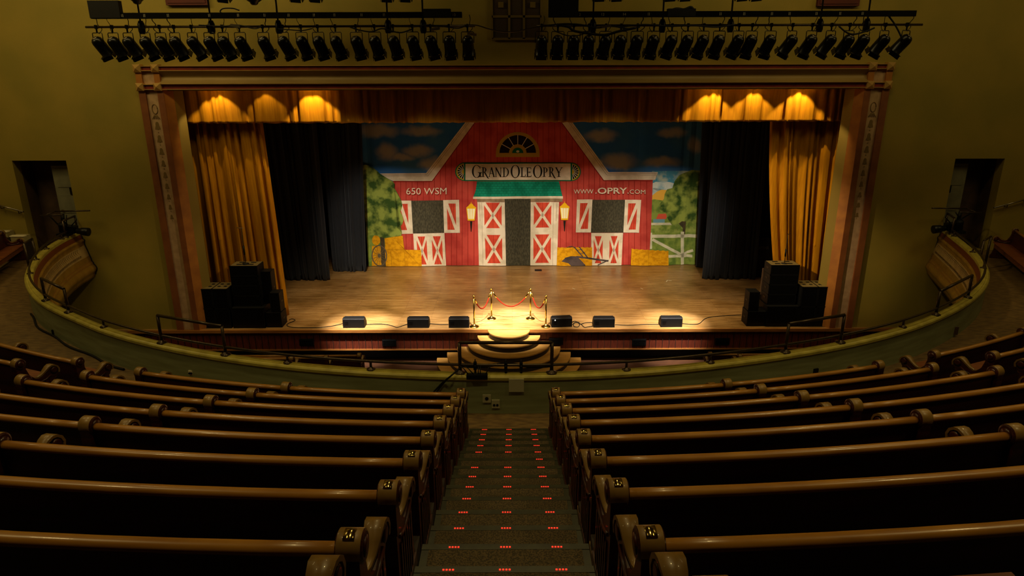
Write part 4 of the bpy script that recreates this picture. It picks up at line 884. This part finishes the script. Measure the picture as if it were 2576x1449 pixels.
for i, (pts, w_) in enumerate([(((1676, 709), (1679, 705), (1689, 706)), .03), (((1440, 725), (1446, 727)), .03), (((1612, 725), (1617, 727)), .03)]):
    w3 = [atz(a, b_, SZ) for a, b_ in pts]; k = MB()
    for a, b_ in zip(w3, w3[1:]):
        c = (a+b_)/2; k.box((c.x, c.y, SZ+.002), ((b_-a).length+.02, w_, .004), rz=math.atan2(b_.y-a.y, b_.x-a.x))
    tag(k.build('tape_mark', 'white_paint'), ['bent white tape mark on the right of the stage floor', 'tiny white tape mark behind the right barrier rope', 'tiny white tape mark right of centre stage'][i], 'tape mark')
# ------------------------------------------------------------------ loudspeaker stacks
def speaker(x0, x1, yf, dep, z0, z1, lb, grp, topm=None, seams=0, rz=0, name='loudspeaker'):
    w_ = x1-x0; h = z1-z0; r_ = thing(name, lb, 'loudspeaker', ((x0+x1)/2, yf+dep/2, z0), rz, grp)
    k = MB(); k.bb(-w_/2, w_/2, -dep/2+.015, dep/2, 0.002, h-.01, 'black'); e = .022
    for s_ in (-1, 1): k.bb(s_*(w_/2-e), s_*w_/2, -dep/2, -dep/2+.03, .002, h-.002, 'black')
    k.bb(-w_/2, w_/2, -dep/2, -dep/2+.03, h-.024, h-.002, 'black'); k.bb(-w_/2, w_/2, -dep/2, -dep/2+.03, .002, .024, 'black'); k.build('cabinet', None, r_)
    MB().bb(-w_/2+e, w_/2-e, -dep/2+.008, -dep/2+.02, .03, h-.03).build('grille', 'black_gloss', r_)
    for s_ in (-1, 1): MB().bb(s_*(w_/2-.001), s_*(w_/2+.008), -.09, .09, h*.45, h*.45+.06).build('handle', 'black_gloss', r_)
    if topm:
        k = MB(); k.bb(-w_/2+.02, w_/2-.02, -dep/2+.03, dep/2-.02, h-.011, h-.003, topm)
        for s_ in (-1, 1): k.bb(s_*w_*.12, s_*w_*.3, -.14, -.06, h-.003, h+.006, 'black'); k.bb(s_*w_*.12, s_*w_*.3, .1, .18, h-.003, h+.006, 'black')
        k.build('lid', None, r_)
    return r_
GL, GR = 'left speaker stack', 'right speaker stack'
# left
f1 = 19.56
zs = Z(530, 727, f1)
xa, xm, xb = X(507, 825, f1), X(545, 825, f1), X(583, 825, f1)
zm_ = (SZ+zs)/2
for (a, b_, nm) in ((xa, xm, 'outer'), (xm+.005, xb, 'inner')):
    speaker(a, b_, f1, .72, SZ, zm_, 'black loudspeaker cabinet at the bottom of the left stack, %s column' % nm, GL)
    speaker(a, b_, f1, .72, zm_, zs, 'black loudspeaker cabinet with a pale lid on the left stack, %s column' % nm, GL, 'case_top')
bx_0, bx_1 = X(588, 825, f1), X(668, 825, f1); zb_ = Z(620, 775, f1)
speaker(bx_0, bx_1, f1, .80, SZ, zb_, 'wide low black bass cabinet under the tall column of the left stack', GL)
tx0, tx1 = X(580, 700, f1+.2), X(650, 700, f1+.2); zt_ = Z(615, 669, f1+.2)
for i in range(4):
    a, b_ = zb_+(zt_-zb_)*i/4, zb_+(zt_-zb_)*(i+1)/4
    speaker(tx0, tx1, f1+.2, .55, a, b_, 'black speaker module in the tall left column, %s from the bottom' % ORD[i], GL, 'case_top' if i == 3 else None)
speaker(X(653, 720, f1+.42), X(684, 720, f1+.42), f1+.42, .37, zb_, Z(668, 683, f1+.42), 'narrow black cabinet just behind and right of the tall left column', GL)
speaker(X(670, 805, f1+.05), X(708, 805, f1+.05), f1+.05, .5, SZ, Z(690, 787, f1+.05), 'small low black cabinet at the right foot of the left stack', GL)
speaker(X(684.5, 760, f1+.3), X(709, 760, f1+.3), f1+.12, .4, Z(690, 787, f1+.05), Z(697, 737, f1+.12), 'small upright black speaker on the low cabinet of the left stack', GL)
# right
zs = Z(2055, 722, f1); xa, xm, xb = X(2006, 825, f1), X(2046, 825, f1), X(2084, 825, f1); zm_ = (SZ+zs)/2
for (a, b_, nm) in ((xa, xm, 'inner'), (xm+.005, xb, 'outer')):
    speaker(a, b_, f1, .72, SZ, zm_, 'black loudspeaker cabinet at the bottom of the right stack, %s column' % nm, GR)
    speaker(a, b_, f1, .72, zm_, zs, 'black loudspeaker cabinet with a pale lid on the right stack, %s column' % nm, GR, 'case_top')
zb_ = Z(1970, 771, f1); speaker(X(1928, 800, f1), X(2008, 800, f1), f1, .80, SZ, zb_, 'wide low black bass cabinet under the tall column of the right stack', GR)
tx0, tx1 = X(1937, 700, f1+.2), X(2009, 700, f1+.2); zt_ = Z(1975, 667, f1+.2)
for i in range(4):
    a, b_ = zb_+(zt_-zb_)*i/4, zb_+(zt_-zb_)*(i+1)/4
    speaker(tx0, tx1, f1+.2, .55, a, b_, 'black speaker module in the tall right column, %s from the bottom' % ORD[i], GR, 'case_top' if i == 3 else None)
speaker(X(1880, 800, f1+.04), X(1927, 800, f1+.04), f1+.04, .5, SZ, Z(1900, 784, f1+.04), 'small low black cabinet at the left foot of the right stack', GR)
speaker(X(1884, 760, f1+.1), X(1910, 760, f1+.1), f1+.1, .42, Z(1900, 784, f1+.04), Z(1895, 735, f1+.1), 'small upright black speaker on the low cabinet of the right stack', GR)
o = MB().bb(X(1916, 700, 20.35), X(1935, 700, 20.35), 20.33, 20.38, SZ, Z(1925, 675, 20.35)).build('plywood_board', 'door_brown'); tag(o, 'narrow brown board standing behind the tall right speaker column', 'board')
# thin stands on the tall columns
for px, py0, py1, cross, lb in ((620, 662, 573, 1, 'thin black microphone stand on top of the tall left speaker column'), (1975, 660, 590, 0, 'thin black microphone stand on top of the tall right speaker column')):
    zt_ = Z(px, 668, f1+.2); p = aty(px-2, 664, f1+.4); q = aty(px-6 if cross else px+2, py1, f1+.4); h = q.z-zt_; r_ = thing('microphone_stand', lb, 'stand', (p.x, f1+.4, zt_))
    MB().lathe([(.10, 0), (.10, .015), (.03, .03)], (0, 0, 0), 14).build('base', 'black', r_)
    dx = 0; MB().tube([(0, 0, .02), (dx, 0, h)], .010, 6).build('pole', 'black', r_)
    MB().tube([(dx*.5, 0, h*.25), (dx*.5, 0, h*.5)], [.025, .03], 8).build('collar', 'black', r_)
    MB().tube([(dx-.13, 0, h), (dx+.06, 0, h-.01)] if cross else [(dx, 0, h), (dx+.09, 0, h+.04)], .009, 6).build('cross_arm', 'steel' if cross else 'black', r_)
# dark piano with its name and a red-brown bench in the right wing
Yp = 24.9; pa, pb = aty(1905, 640, Yp), aty(1990, 640, Yp)
pn = thing('upright_piano', 'black piano half hidden in the dark right wing', 'piano', ((pa.x+pb.x)/2, Yp+.3, SZ)); w_ = pb.x-pa.x; h = Z(1940, 600, Yp)-SZ
MB().bb(-w_/2, w_/2, -.3, .3, 0.001, h).build('case', 'black', pn)
MB().bb(-w_/2, w_/2, -.3, .3, h, h+.03).build('lid', 'black', pn)
cu = bpy.data.curves.new('lettering', 'FONT'); cu.body = 'YAMAHA'; cu.extrude = .002; cu.size = .2; cu.space_character = 1.1; cu.materials.append(M['letter_grey'])
o = bpy.data.objects.new('tmp', cu); COL.objects.link(o); bpy.context.view_layer.update()
me = bpy.data.meshes.new_from_object(o.evaluated_get(bpy.context.evaluated_depsgraph_get())); COL.objects.unlink(o); bpy.data.objects.remove(o)
q0, q1 = aty(1910, 633, Yp-.31), aty(1942, 624, Yp-.31); x0 = min(v.co.x for v in me.vertices); x1 = max(v.co.x for v in me.vertices); y1 = max(v.co.y for v in me.vertices)
me.transform(Matrix.Rotation(PI/2, 4, 'X')@Matrix.Diagonal(((q1.x-q0.x)/(x1-x0), (q1.z-q0.z)/y1, 1, 1)))
lo = inst('name_lettering', me, pn, (q0.x-pn.location.x, -.303, q0.z-SZ))
if not me.materials: me.materials.append(M['letter_grey'])
pa, pb = atz(1867, 689, SZ), atz(1922, 684, SZ); pc = (pa+pb)/2
bn = thing('piano_bench', 'low reddish-brown bench beside the piano in the right wing', 'bench', (pc.x, pc.y+.2, SZ), math.radians(8)); w_ = (pb-pa).length
MB().bb(-w_/2, w_/2, -.19, .19, .36, .43).build('seat', 'bench_red', bn)
for sx_ in (-1, 1):
    for sy_ in (-1, 1): MB().bb(sx_*w_/2-sx_*.07, sx_*w_/2-sx_*.02, sy_*.17, sy_*.13, 0.001, .36).build('leg', 'black', bn)
# ------------------------------------------------------------------ lighting bars in front of the stage wall
LBY = 17.2
def lx(px, py): return aty(px, py, LBY).x
pz = aty(1288, 65, LBY).z; rzz = aty(1288, 38, LBY).z
def lightbar(xa, xb, ra, rb_, hang, lb, lb2, tags, blk):
    c = (lx(xa, 65)+lx(xb, 65))/2; r_ = thing('light_pipe', lb, 'lighting pipe', (c, LBY, pz)); 
    MB().tube([(lx(xa, 65)-c, 0, 0), (lx(xb, 65)-c, 0, 0)], .027, 8).build('pipe', 'rail_dark', r_)
    for px in hang: x = lx(px, 60)-c; MB().tube([(x, .02, 0), (x, .02, 4.6)], .022, 6).build('hanger_rod', 'lamp_black', r_); MB().lathe([(.06, -.16), (.08, -.1), (.08, .06), (.05, .14)], (x, .03, 0), 10).build('hanger_clamp', 'lamp_black', r_)
    w_ = lx(rb_, 38)-lx(ra, 38); c2 = (lx(ra, 38)+lx(rb_, 38))/2
    r2 = thing('cable_raceway', lb2, 'raceway', (c2, LBY-.10, rzz)); MB().bb(-w_/2, w_/2, -.05, .05, -.065, .065).build('channel', 'lamp_black', r2)
    for px, tx in tags:
        x = lx(px, 38)-c2
        if tx:
            cu = bpy.data.curves.new('lettering', 'FONT'); cu.body = tx; cu.size = .085; cu.extrude = .001; cu.align_x = 'CENTER'; o = bpy.data.objects.new('tmp', cu); COL.objects.link(o); bpy.context.view_layer.update()
            me = bpy.data.meshes.new_from_object(o.evaluated_get(bpy.context.evaluated_depsgraph_get())); COL.objects.unlink(o); bpy.data.objects.remove(o)
            me.transform(Matrix.Rotation(PI/2, 4, 'X')); me.materials.clear(); me.materials.append(M['tag_white']); inst('number_tag', me, r2, (x, -.052, -.03))
        else:
            k = MB(); k.bb(x-.022, x-.012, -.053, -.05, -.03, .035); k.bb(x+.008, x+.018, -.053, -.05, -.03, .035); k.build('number_tag', 'tag_white', r2)
    for (px0, px1, hh) in blk: MB().bb(lx(px0, 38)-c2, lx(px1, 38)-c2, -.08, .08, -.05, hh).build('power_box', 'black', r2)
    return r_
lightbar(215, 1195, 236, 1163, (353, 530, 699, 975, 1064), 'long horizontal light pipe hung left of centre above the stage', 'thick black cable raceway above the left light pipe', [(257, ''), (316, ''), (371, ''), (430, ''), (533, ''), (605, ''), (671, ''), (731, ''), (794, ''), (845, ''), (913, ''), (969, ''), (1143, '10')], [(236, 312, .33), (1068, 1135, .13)])
lightbar(1350, 2320, 1379, 2296, (1492, 1667, 1839, 2182, 2064), 'long horizontal light pipe hung right of centre above the stage', 'thick black cable raceway above the right light pipe', [(1397, '11'), (1455, '12'), (1514, '13'), (1568, '14'), (1629, ''), (1808, ''), (1867, ''), (1936, ''), (1980, ''), (2047, ''), (2106, ''), (2162, '')], [(1379, 1453, .33), (1676, 1745, .12)])
# PAR can, built once: origin at the clamp on the pipe
def parcan():
    r_ = thing('stage_spotlight', 'x', 'stage light', (0, 0, 0))
    MB().tube([(0, 0, .03), (0, 0, -.12)], .02, 8).box((0, 0, 0), (.05, .07, .09)).build('clamp', 'lamp_black', r_)
    k = MB(); k.tube([(-.15, 0, -.38), (-.15, 0, -.15), (-.13, 0, -.13), (.13, 0, -.13), (.15, 0, -.15), (.15, 0, -.38)], .010, 6); k.build('yoke', 'lamp_black', r_)
    k = MB(); k.lathe([(.05, .17), (.10, .155), (.14, .10), (.155, .03), (.155, 0), (.158, -.34), (.168, -.345), (.168, -.36), (.15, -.36), (.148, -.20), (.01, -.19)], (0, 0, 0), 20); bo = k.build('barrel', 'lamp_black', r_); bo.location = (0, 0, -.36); bo.scale = (.88, .88, .84)
    k = MB(); k.lathe([(.055, .15), (.07, .165), (.06, .18), (.04, .17)], (0, 0, 0), 16); k.build('rear_ring', 'steel', bo)
    k = MB()
    for s_ in (-1, 1): k.box((s_*.165, 0, -.41), (.012, .29, .12), R=Matrix.Rotation(s_*-.25, 3, 'Y')); k.box((0, s_*.165, -.41), (.29, .012, .12), R=Matrix.Rotation(s_*.25, 3, 'X'))
    k.box((0, 0, -.352), (.29, .29, .012)) if False else None
    for s_ in (-1, 1): k.bb(s_*.15, s_*.172, -.172, .172, -.365, -.35); k.bb(-.172, .172, s_*.15, s_*.172, -.365, -.35)
    k.build('barn_doors', 'lamp_black', bo)
    k = MB(); k.tube(catmull([(.03, .02, -.16), (.10, .04, -.05), (.05, 0, .05), (.08, -.06, .16), (.06, -.06, .27)], 5), .008, 5); k.build('power_lead', 'lamp_black', r_)
    return r_
proto = parcan(); first = [True]
def place_can(hx, bx, lb, grp, z=None, y=None, tilt=None):
    """hx, bx: photo columns of the lamp's head and mouth; the tilt follows from the two"""
    if first[0]: o = proto; first[0] = False
    else: o = dup(proto)
    zz = pz if z is None else z; yy = LBY if y is None else y
    x = aty(hx+(bx-hx)*.3, 75, yy).x; o.location = (x, yy, zz); o['label'] = lb; o['group'] = grp
    s_ = (aty(bx, 140, yy).x-aty(hx, 95, yy).x)/.50; ang = math.asin(max(-.85, min(.85, s_)))
    for ch in o.children:
        if ch.name.startswith('barrel'): ch.rotation_euler = (math.radians(34)*math.cos(ang)**2, -ang, 0) if tilt is None else (tilt, -ang, 0)
        if ch.name.startswith('yoke'): ch.rotation_euler = (0, 0, -ang*.9)
        if ch.name.startswith('power'): ch.scale = (random.choice((-1, 1))*random.uniform(.7, 1.6), random.uniform(.5, 1), random.uniform(.8, 1)); ch.rotation_euler.z = random.uniform(-.4, .4)
    return o
Lc = [(235, 261), (275, 299), (312, 338), (355, 381), (395, 417), (430, 455), (473, 502), (517, 541), (552, 577), (596, 616), (655, 674), (704, 727), (752, 769), (794, 811), (838, 856), (891, 905), (938, 951), (985, 998), (1034, 1045), (1079, 1092), (1128, 1133), (1175, 1178)]
Rc = [(1363, 1362), (1404, 1402), (1444, 1443), (1482, 1481), (1527, 1518), (1564, 1558), (1606, 1598), (1648, 1638), (1696, 1678), (1735, 1720), (1776, 1757), (1815, 1800), (1865, 1844), (1897, 1880), (1945, 1927), (2002, 1973), (2050, 2026), (2100, 2071), (2144, 2120), (2182, 2160), (2235, 2205), (2291, 2256)]
for i, (a, b_) in enumerate(Lc): place_can(a, b_, 'black can spotlight on the left light pipe, %s from its left end' % ORD[i], 'spotlights on the left light pipe')
for i, (a, b_) in enumerate(Rc): place_can(a, b_, 'black can spotlight on the right light pipe, %s from its left end' % ORD[i], 'spotlights on the right light pipe')
# a second pair of pipes higher up, of which only the lamps' mouths dip into the picture
top = [(572, 6), (752, 12), (800, 7), (978, 9), (1024, 15), (1504, 11), (1547, 14), (1680, 14), (1717, 14), (1858, 12), (1894, 12)]
zu = []
UY = 17.9
for i, (px, py) in enumerate(top):
    z_ = aty(px, py, UY).z+.84; zu.append(z_); o = place_can(px, px, 'lamp mouth hanging in at the top edge of the picture, %s from the left' % ORD[i], 'upper spotlights at the top edge', z_, UY, math.radians(30))
zm2 = sum(zu)/len(zu)
for o in [o for o in COL.objects if o.get('group') == 'upper spotlights at the top edge']: o.location.z = zm2
for a, b_, lb in ((500, 1100, 'upper left light pipe carrying the lamps at the top edge'), (1430, 2000, 'upper right light pipe carrying the lamps at the top edge')):
    x0, x1 = aty(a, 0, UY).x, aty(b_, 0, UY).x; tag(MB().tube([(x0, UY, zm2), (x1, UY, zm2)], .027, 8).build('light_pipe', 'rail_dark'), lb, 'lighting pipe')
for px, r_, yb, lb in ((346, .24, 11, 'large round black lamp at the top edge above the left power box'), (640, .28, 13, 'large round black lamp at the top edge left of the second hanger')):
    p = aty(px, yb, UY); t = thing('round_lamp', lb, 'stage light', (p.x, UY, p.z)); MB().lathe([(.05, 0), (.09, .03), (.10, .06), (r_*.8, .14), (r_, .26), (r_, .5), (.1, .6)], (0, 0, 0), 20).build('housing', 'lamp_black', t); MB().tube([(0, 0, .58), (0, 0, 3.5)], .02, 6).build('hanger_rod', 'lamp_black', t)
# cables strung along the pipes
def air_cable(pts, lb, r_=.013, m='black', Y=LBY-.08):
    k = MB(); k.tube(catmull([aty(a, b_, Y) for a, b_ in pts], 6), r_, 5); return tag(k.build('overhead_cable', m), lb, 'cable', 'overhead cables')
air_cable([(1165, 63), (1200, 64), (1230, 73), (1265, 80), (1300, 79), (1340, 70), (1370, 64), (1400, 62)], 'dark cable swagging across the gap between the two light pipes', .014, 'rail_dark')
air_cable([(1040, 68), (1075, 63), (1110, 66), (1150, 71), (1170, 66)], 'cable drooping along the inner end of the left light pipe')
air_cable([(880, 68), (905, 76), (935, 80), (960, 72), (985, 78), (1010, 82), (1040, 72)], 'tangled cable under the left pipe near its inner end', .016)
air_cable([(700, 73), (730, 75), (760, 77), (785, 72)], 'cable sagging below the middle of the left light pipe')
air_cable([(500, 63), (560, 66), (600, 63), (640, 72), (660, 66)], 'cable lying along the middle of the left light pipe')
air_cable([(616, 42), (590, 40), (556, 32), (560, 22), (585, 21), (602, 26)], 'loose cable coil on top of the left raceway', .016)
air_cable([(1400, 62), (1430, 68), (1445, 78), (1480, 84), (1520, 88), (1560, 78), (1600, 70)], 'thick tangled cable under the inner end of the right light pipe', .03)
air_cable([(1380, 64), (1420, 60), (1460, 62), (1500, 70), (1540, 66), (1580, 72), (1610, 68)], 'cable lying along the inner end of the right light pipe', .018)
air_cable([(1395, 78), (1430, 90), (1460, 88), (1485, 76)], 'thin cable loop beside the inner end of the right light pipe')
air_cable([(1560, 68), (1620, 62), (1680, 66), (1740, 64), (1800, 68), (1850, 62)], 'cable lying along the middle of the right light pipe', .018)
air_cable([(1675, 32), (1700, 22), (1720, 24), (1738, 18), (1746, 28)], 'black cable coil on top of the right raceway', .03)
air_cable([(2110, 66), (2130, 82), (2150, 86), (2180, 78), (2200, 70)], 'cable looping beneath the outer end of the right light pipe', .02)
air_cable([(2235, 40), (2250, 60), (2262, 82), (2270, 100)], 'cable hanging from the outer end of the right raceway', .02)
for i, (px, py) in enumerate([(1187, 86), (1095, 73), (592, 65), (1525, 66)]):
    p = aty(px, py, LBY-.14); tag(MB().box(p, (.22, .05, .06), rz=0, R=Matrix.Rotation(.15*(-1)**i, 3, 'Y')).build('cable_connector', 'steel'), ['bright cable connector at the inner end of the left light pipe', 'pale cable connector under the left raceway power box', 'small pale connector on the left part of the left light pipe', 'bright connector on the inner part of the right light pipe'][i], 'connector')
# ------------------------------------------------------------------ front pews of the main floor, seen over the balcony wall
k = MB()
for n_ in range(4): k.bb(-9, -3.2, 17.45-.7*n_-.7, 17.45-.7*n_, 0.002, .28*(n_+1)-.28*.0); k.bb(3.2, 9, 17.45-.7*n_-.7, 17.45-.7*n_, 0.002, .28*(n_+1))
struct(k.build('floor_raked', 'main_floor', org=(0, 16, 0)))
for px, Yp, z0, ln, d_, lb in ((905, 18.05, .0, 3.6, -1, 'main-floor pew with its end nearest the left side of the stage steps'), (822, 17.35-.1, .28, 2.2, -1, 'main-floor pew end second from the stage steps on the left'), (735, 16.65-.1, .56, 2.2, -1, 'main-floor pew end farthest from the stage steps on the left'),
        (1785, 18.05, .0, 3.2, 1, 'main-floor pew with its end nearest the right side of the stage steps'), (1860, 17.25, .28, 2.4, 1, 'main-floor pew end second from the stage steps on the right'), (1935, 16.55, .56, 1.8, 1, 'main-floor pew end farthest from the stage steps on the right')):
    p = aty(px, 905, Yp); ps = [Vector((p.x+d_*ln*j/3, Yp, 0)) for j in range(4)]
    pew(ps, [Vector((0, 1, 0))]*4, z0+.003, lb, 'main-floor pews seen over the balcony wall', (1, 0))
# ------------------------------------------------------------------ light
def spot(loc_, tgt, power, angle, blend, size=.1, col=(1, .74, .42)):
    l = bpy.data.lights.new('spot', 'SPOT'); l.energy = power; l.spot_size = math.radians(angle); l.spot_blend = blend; l.shadow_soft_size = size; l.color = col
    o = bpy.data.objects.new('spot_light', l); COL.objects.link(o); o.location = loc_; o.rotation_euler = (Vector(tgt)-Vector(loc_)).to_track_quat('-Z', 'Y').to_euler(); return o
def area(loc_, tgt, power, sx_, sy_, col=(1, .72, .36)):
    l = bpy.data.lights.new('area', 'AREA'); l.energy = power; l.shape = 'RECTANGLE'; l.size = sx_; l.size_y = sy_; l.color = col
    o = bpy.data.objects.new('house_light', l); COL.objects.link(o); o.location = loc_; o.rotation_euler = (Vector(tgt)-Vector(loc_)).to_track_quat('-Z', 'Y').to_euler(); return o
WARM = (1, .76, .44); HOUSE = (1, .76, .30)
# spots on the apron
LZ = pz-.95; POOL = (1, .92, .86)
spot((0.0, 17.1, LZ), (sx, 20.05, SZ), 14000, 25, 1, .05, POOL)
spot((-3.4, 17.1, LZ), (-.2, 20.1, SZ), 6000, 17, .9, .04, POOL); spot((3.4, 17.1, LZ), (.2, 20.1, SZ), 6000, 17, .9, .04, POOL)
for x, pw in ((-4.75, 14000), (-2.7, 5000), (2.9, 5000), (4.95, 14000)): spot((x, 17.1, LZ), (x, 19.9, SZ), pw, 19, 1, .1, POOL)
# flood over the stage floor
for x in (-5, -1.8, 1.8, 5): spot((x*.9, 17.25, LZ), (x, 22.4, SZ), 2300, 48, 1, .2, (1, .80, .52))
# front-of-house wash on backdrop and stage, cut by the valance
for x in (-5.0, -2.4, 0.3, 3.0, 5.8): spot((x*.9, 9, 10.75), (x, 26, 2.6), 7600, 17, .8, .4, (1, .90, .74))
# side curtains
spot((5, 12, 11.2), (-8.5, 20.6, 3.4), 1500, 21, .9, .15, WARM); spot((-6, 12, 11.2), (8.35, 20.6, 3.7), 8500, 17, .8, .15, WARM)
# red fill added to tint the dim valance; small downlights hidden behind the header
l = bpy.data.lights.new('area', 'AREA'); l.energy = 12; l.shape = 'RECTANGLE'; l.size = 10.5; l.size_y = .06; l.color = (1, .09, .03); l.spread = 3.1
o = bpy.data.objects.new('valance_red_fill', l); COL.objects.link(o); o.location = (.2, 19.74, HB+.05); o.rotation_euler = (Vector((.2, 20.1, HB-.75))-Vector(o.location)).to_track_quat('-Z', 'Y').to_euler()
for px, pw in ((531, 70), (655, 22), (779, 110), (1800, 100), (1908, 85), (2025, 115)):
    p = aty(px, 232, 19.84); spot((p.x, 19.85, HB+.27), (p.x, 19.89, SZ+3), pw*1.8, 88, .25, .02, (1, .72, .34))
# house lights: warm, dim ceiling lamps above the hall, and a wash on the stage wall
area((-8.5, 15.2, 12.9), (-8.8, 19.4, 9.4), 130, 7, .6, HOUSE); area((6.8, 15.2, 12.9), (7.2, 19.4, 9.6), 65, 5, .6, HOUSE)
for x in (-7, 0, 7):
    for y in (3.6, 9): spot((x, y, 13.8), (x*1.05, y-.2, 0), 380, 104, .6, .3, HOUSE)
spot((-2, 13, 12.5), (-12.5, 16.6, 3.0), 700, 30, .6, .3, HOUSE); spot((2, 13, 12.5), (12.5, 16.6, 3.0), 700, 30, .6, .3, HOUSE)  # added fill spots brightening the fascia in place of stage bounce, not house lamps
area((-15, 13, 13.4), (-12.5, 17, 3.5), 170, 3, 3, HOUSE); area((15, 13, 13.4), (12.5, 17, 3.5), 95, 3, 3, HOUSE)
w_ = bpy.data.worlds.new('world'); S.world = w_; w_.use_nodes = True; w_.node_tree.nodes['Background'].inputs[0].default_value = (.02, .014, .006, 1); w_.node_tree.nodes['Background'].inputs[1].default_value = .3
S.view_settings.view_transform = 'Standard'; S.view_settings.look = 'None'; S.view_settings.exposure = 0; S.view_settings.gamma = 1
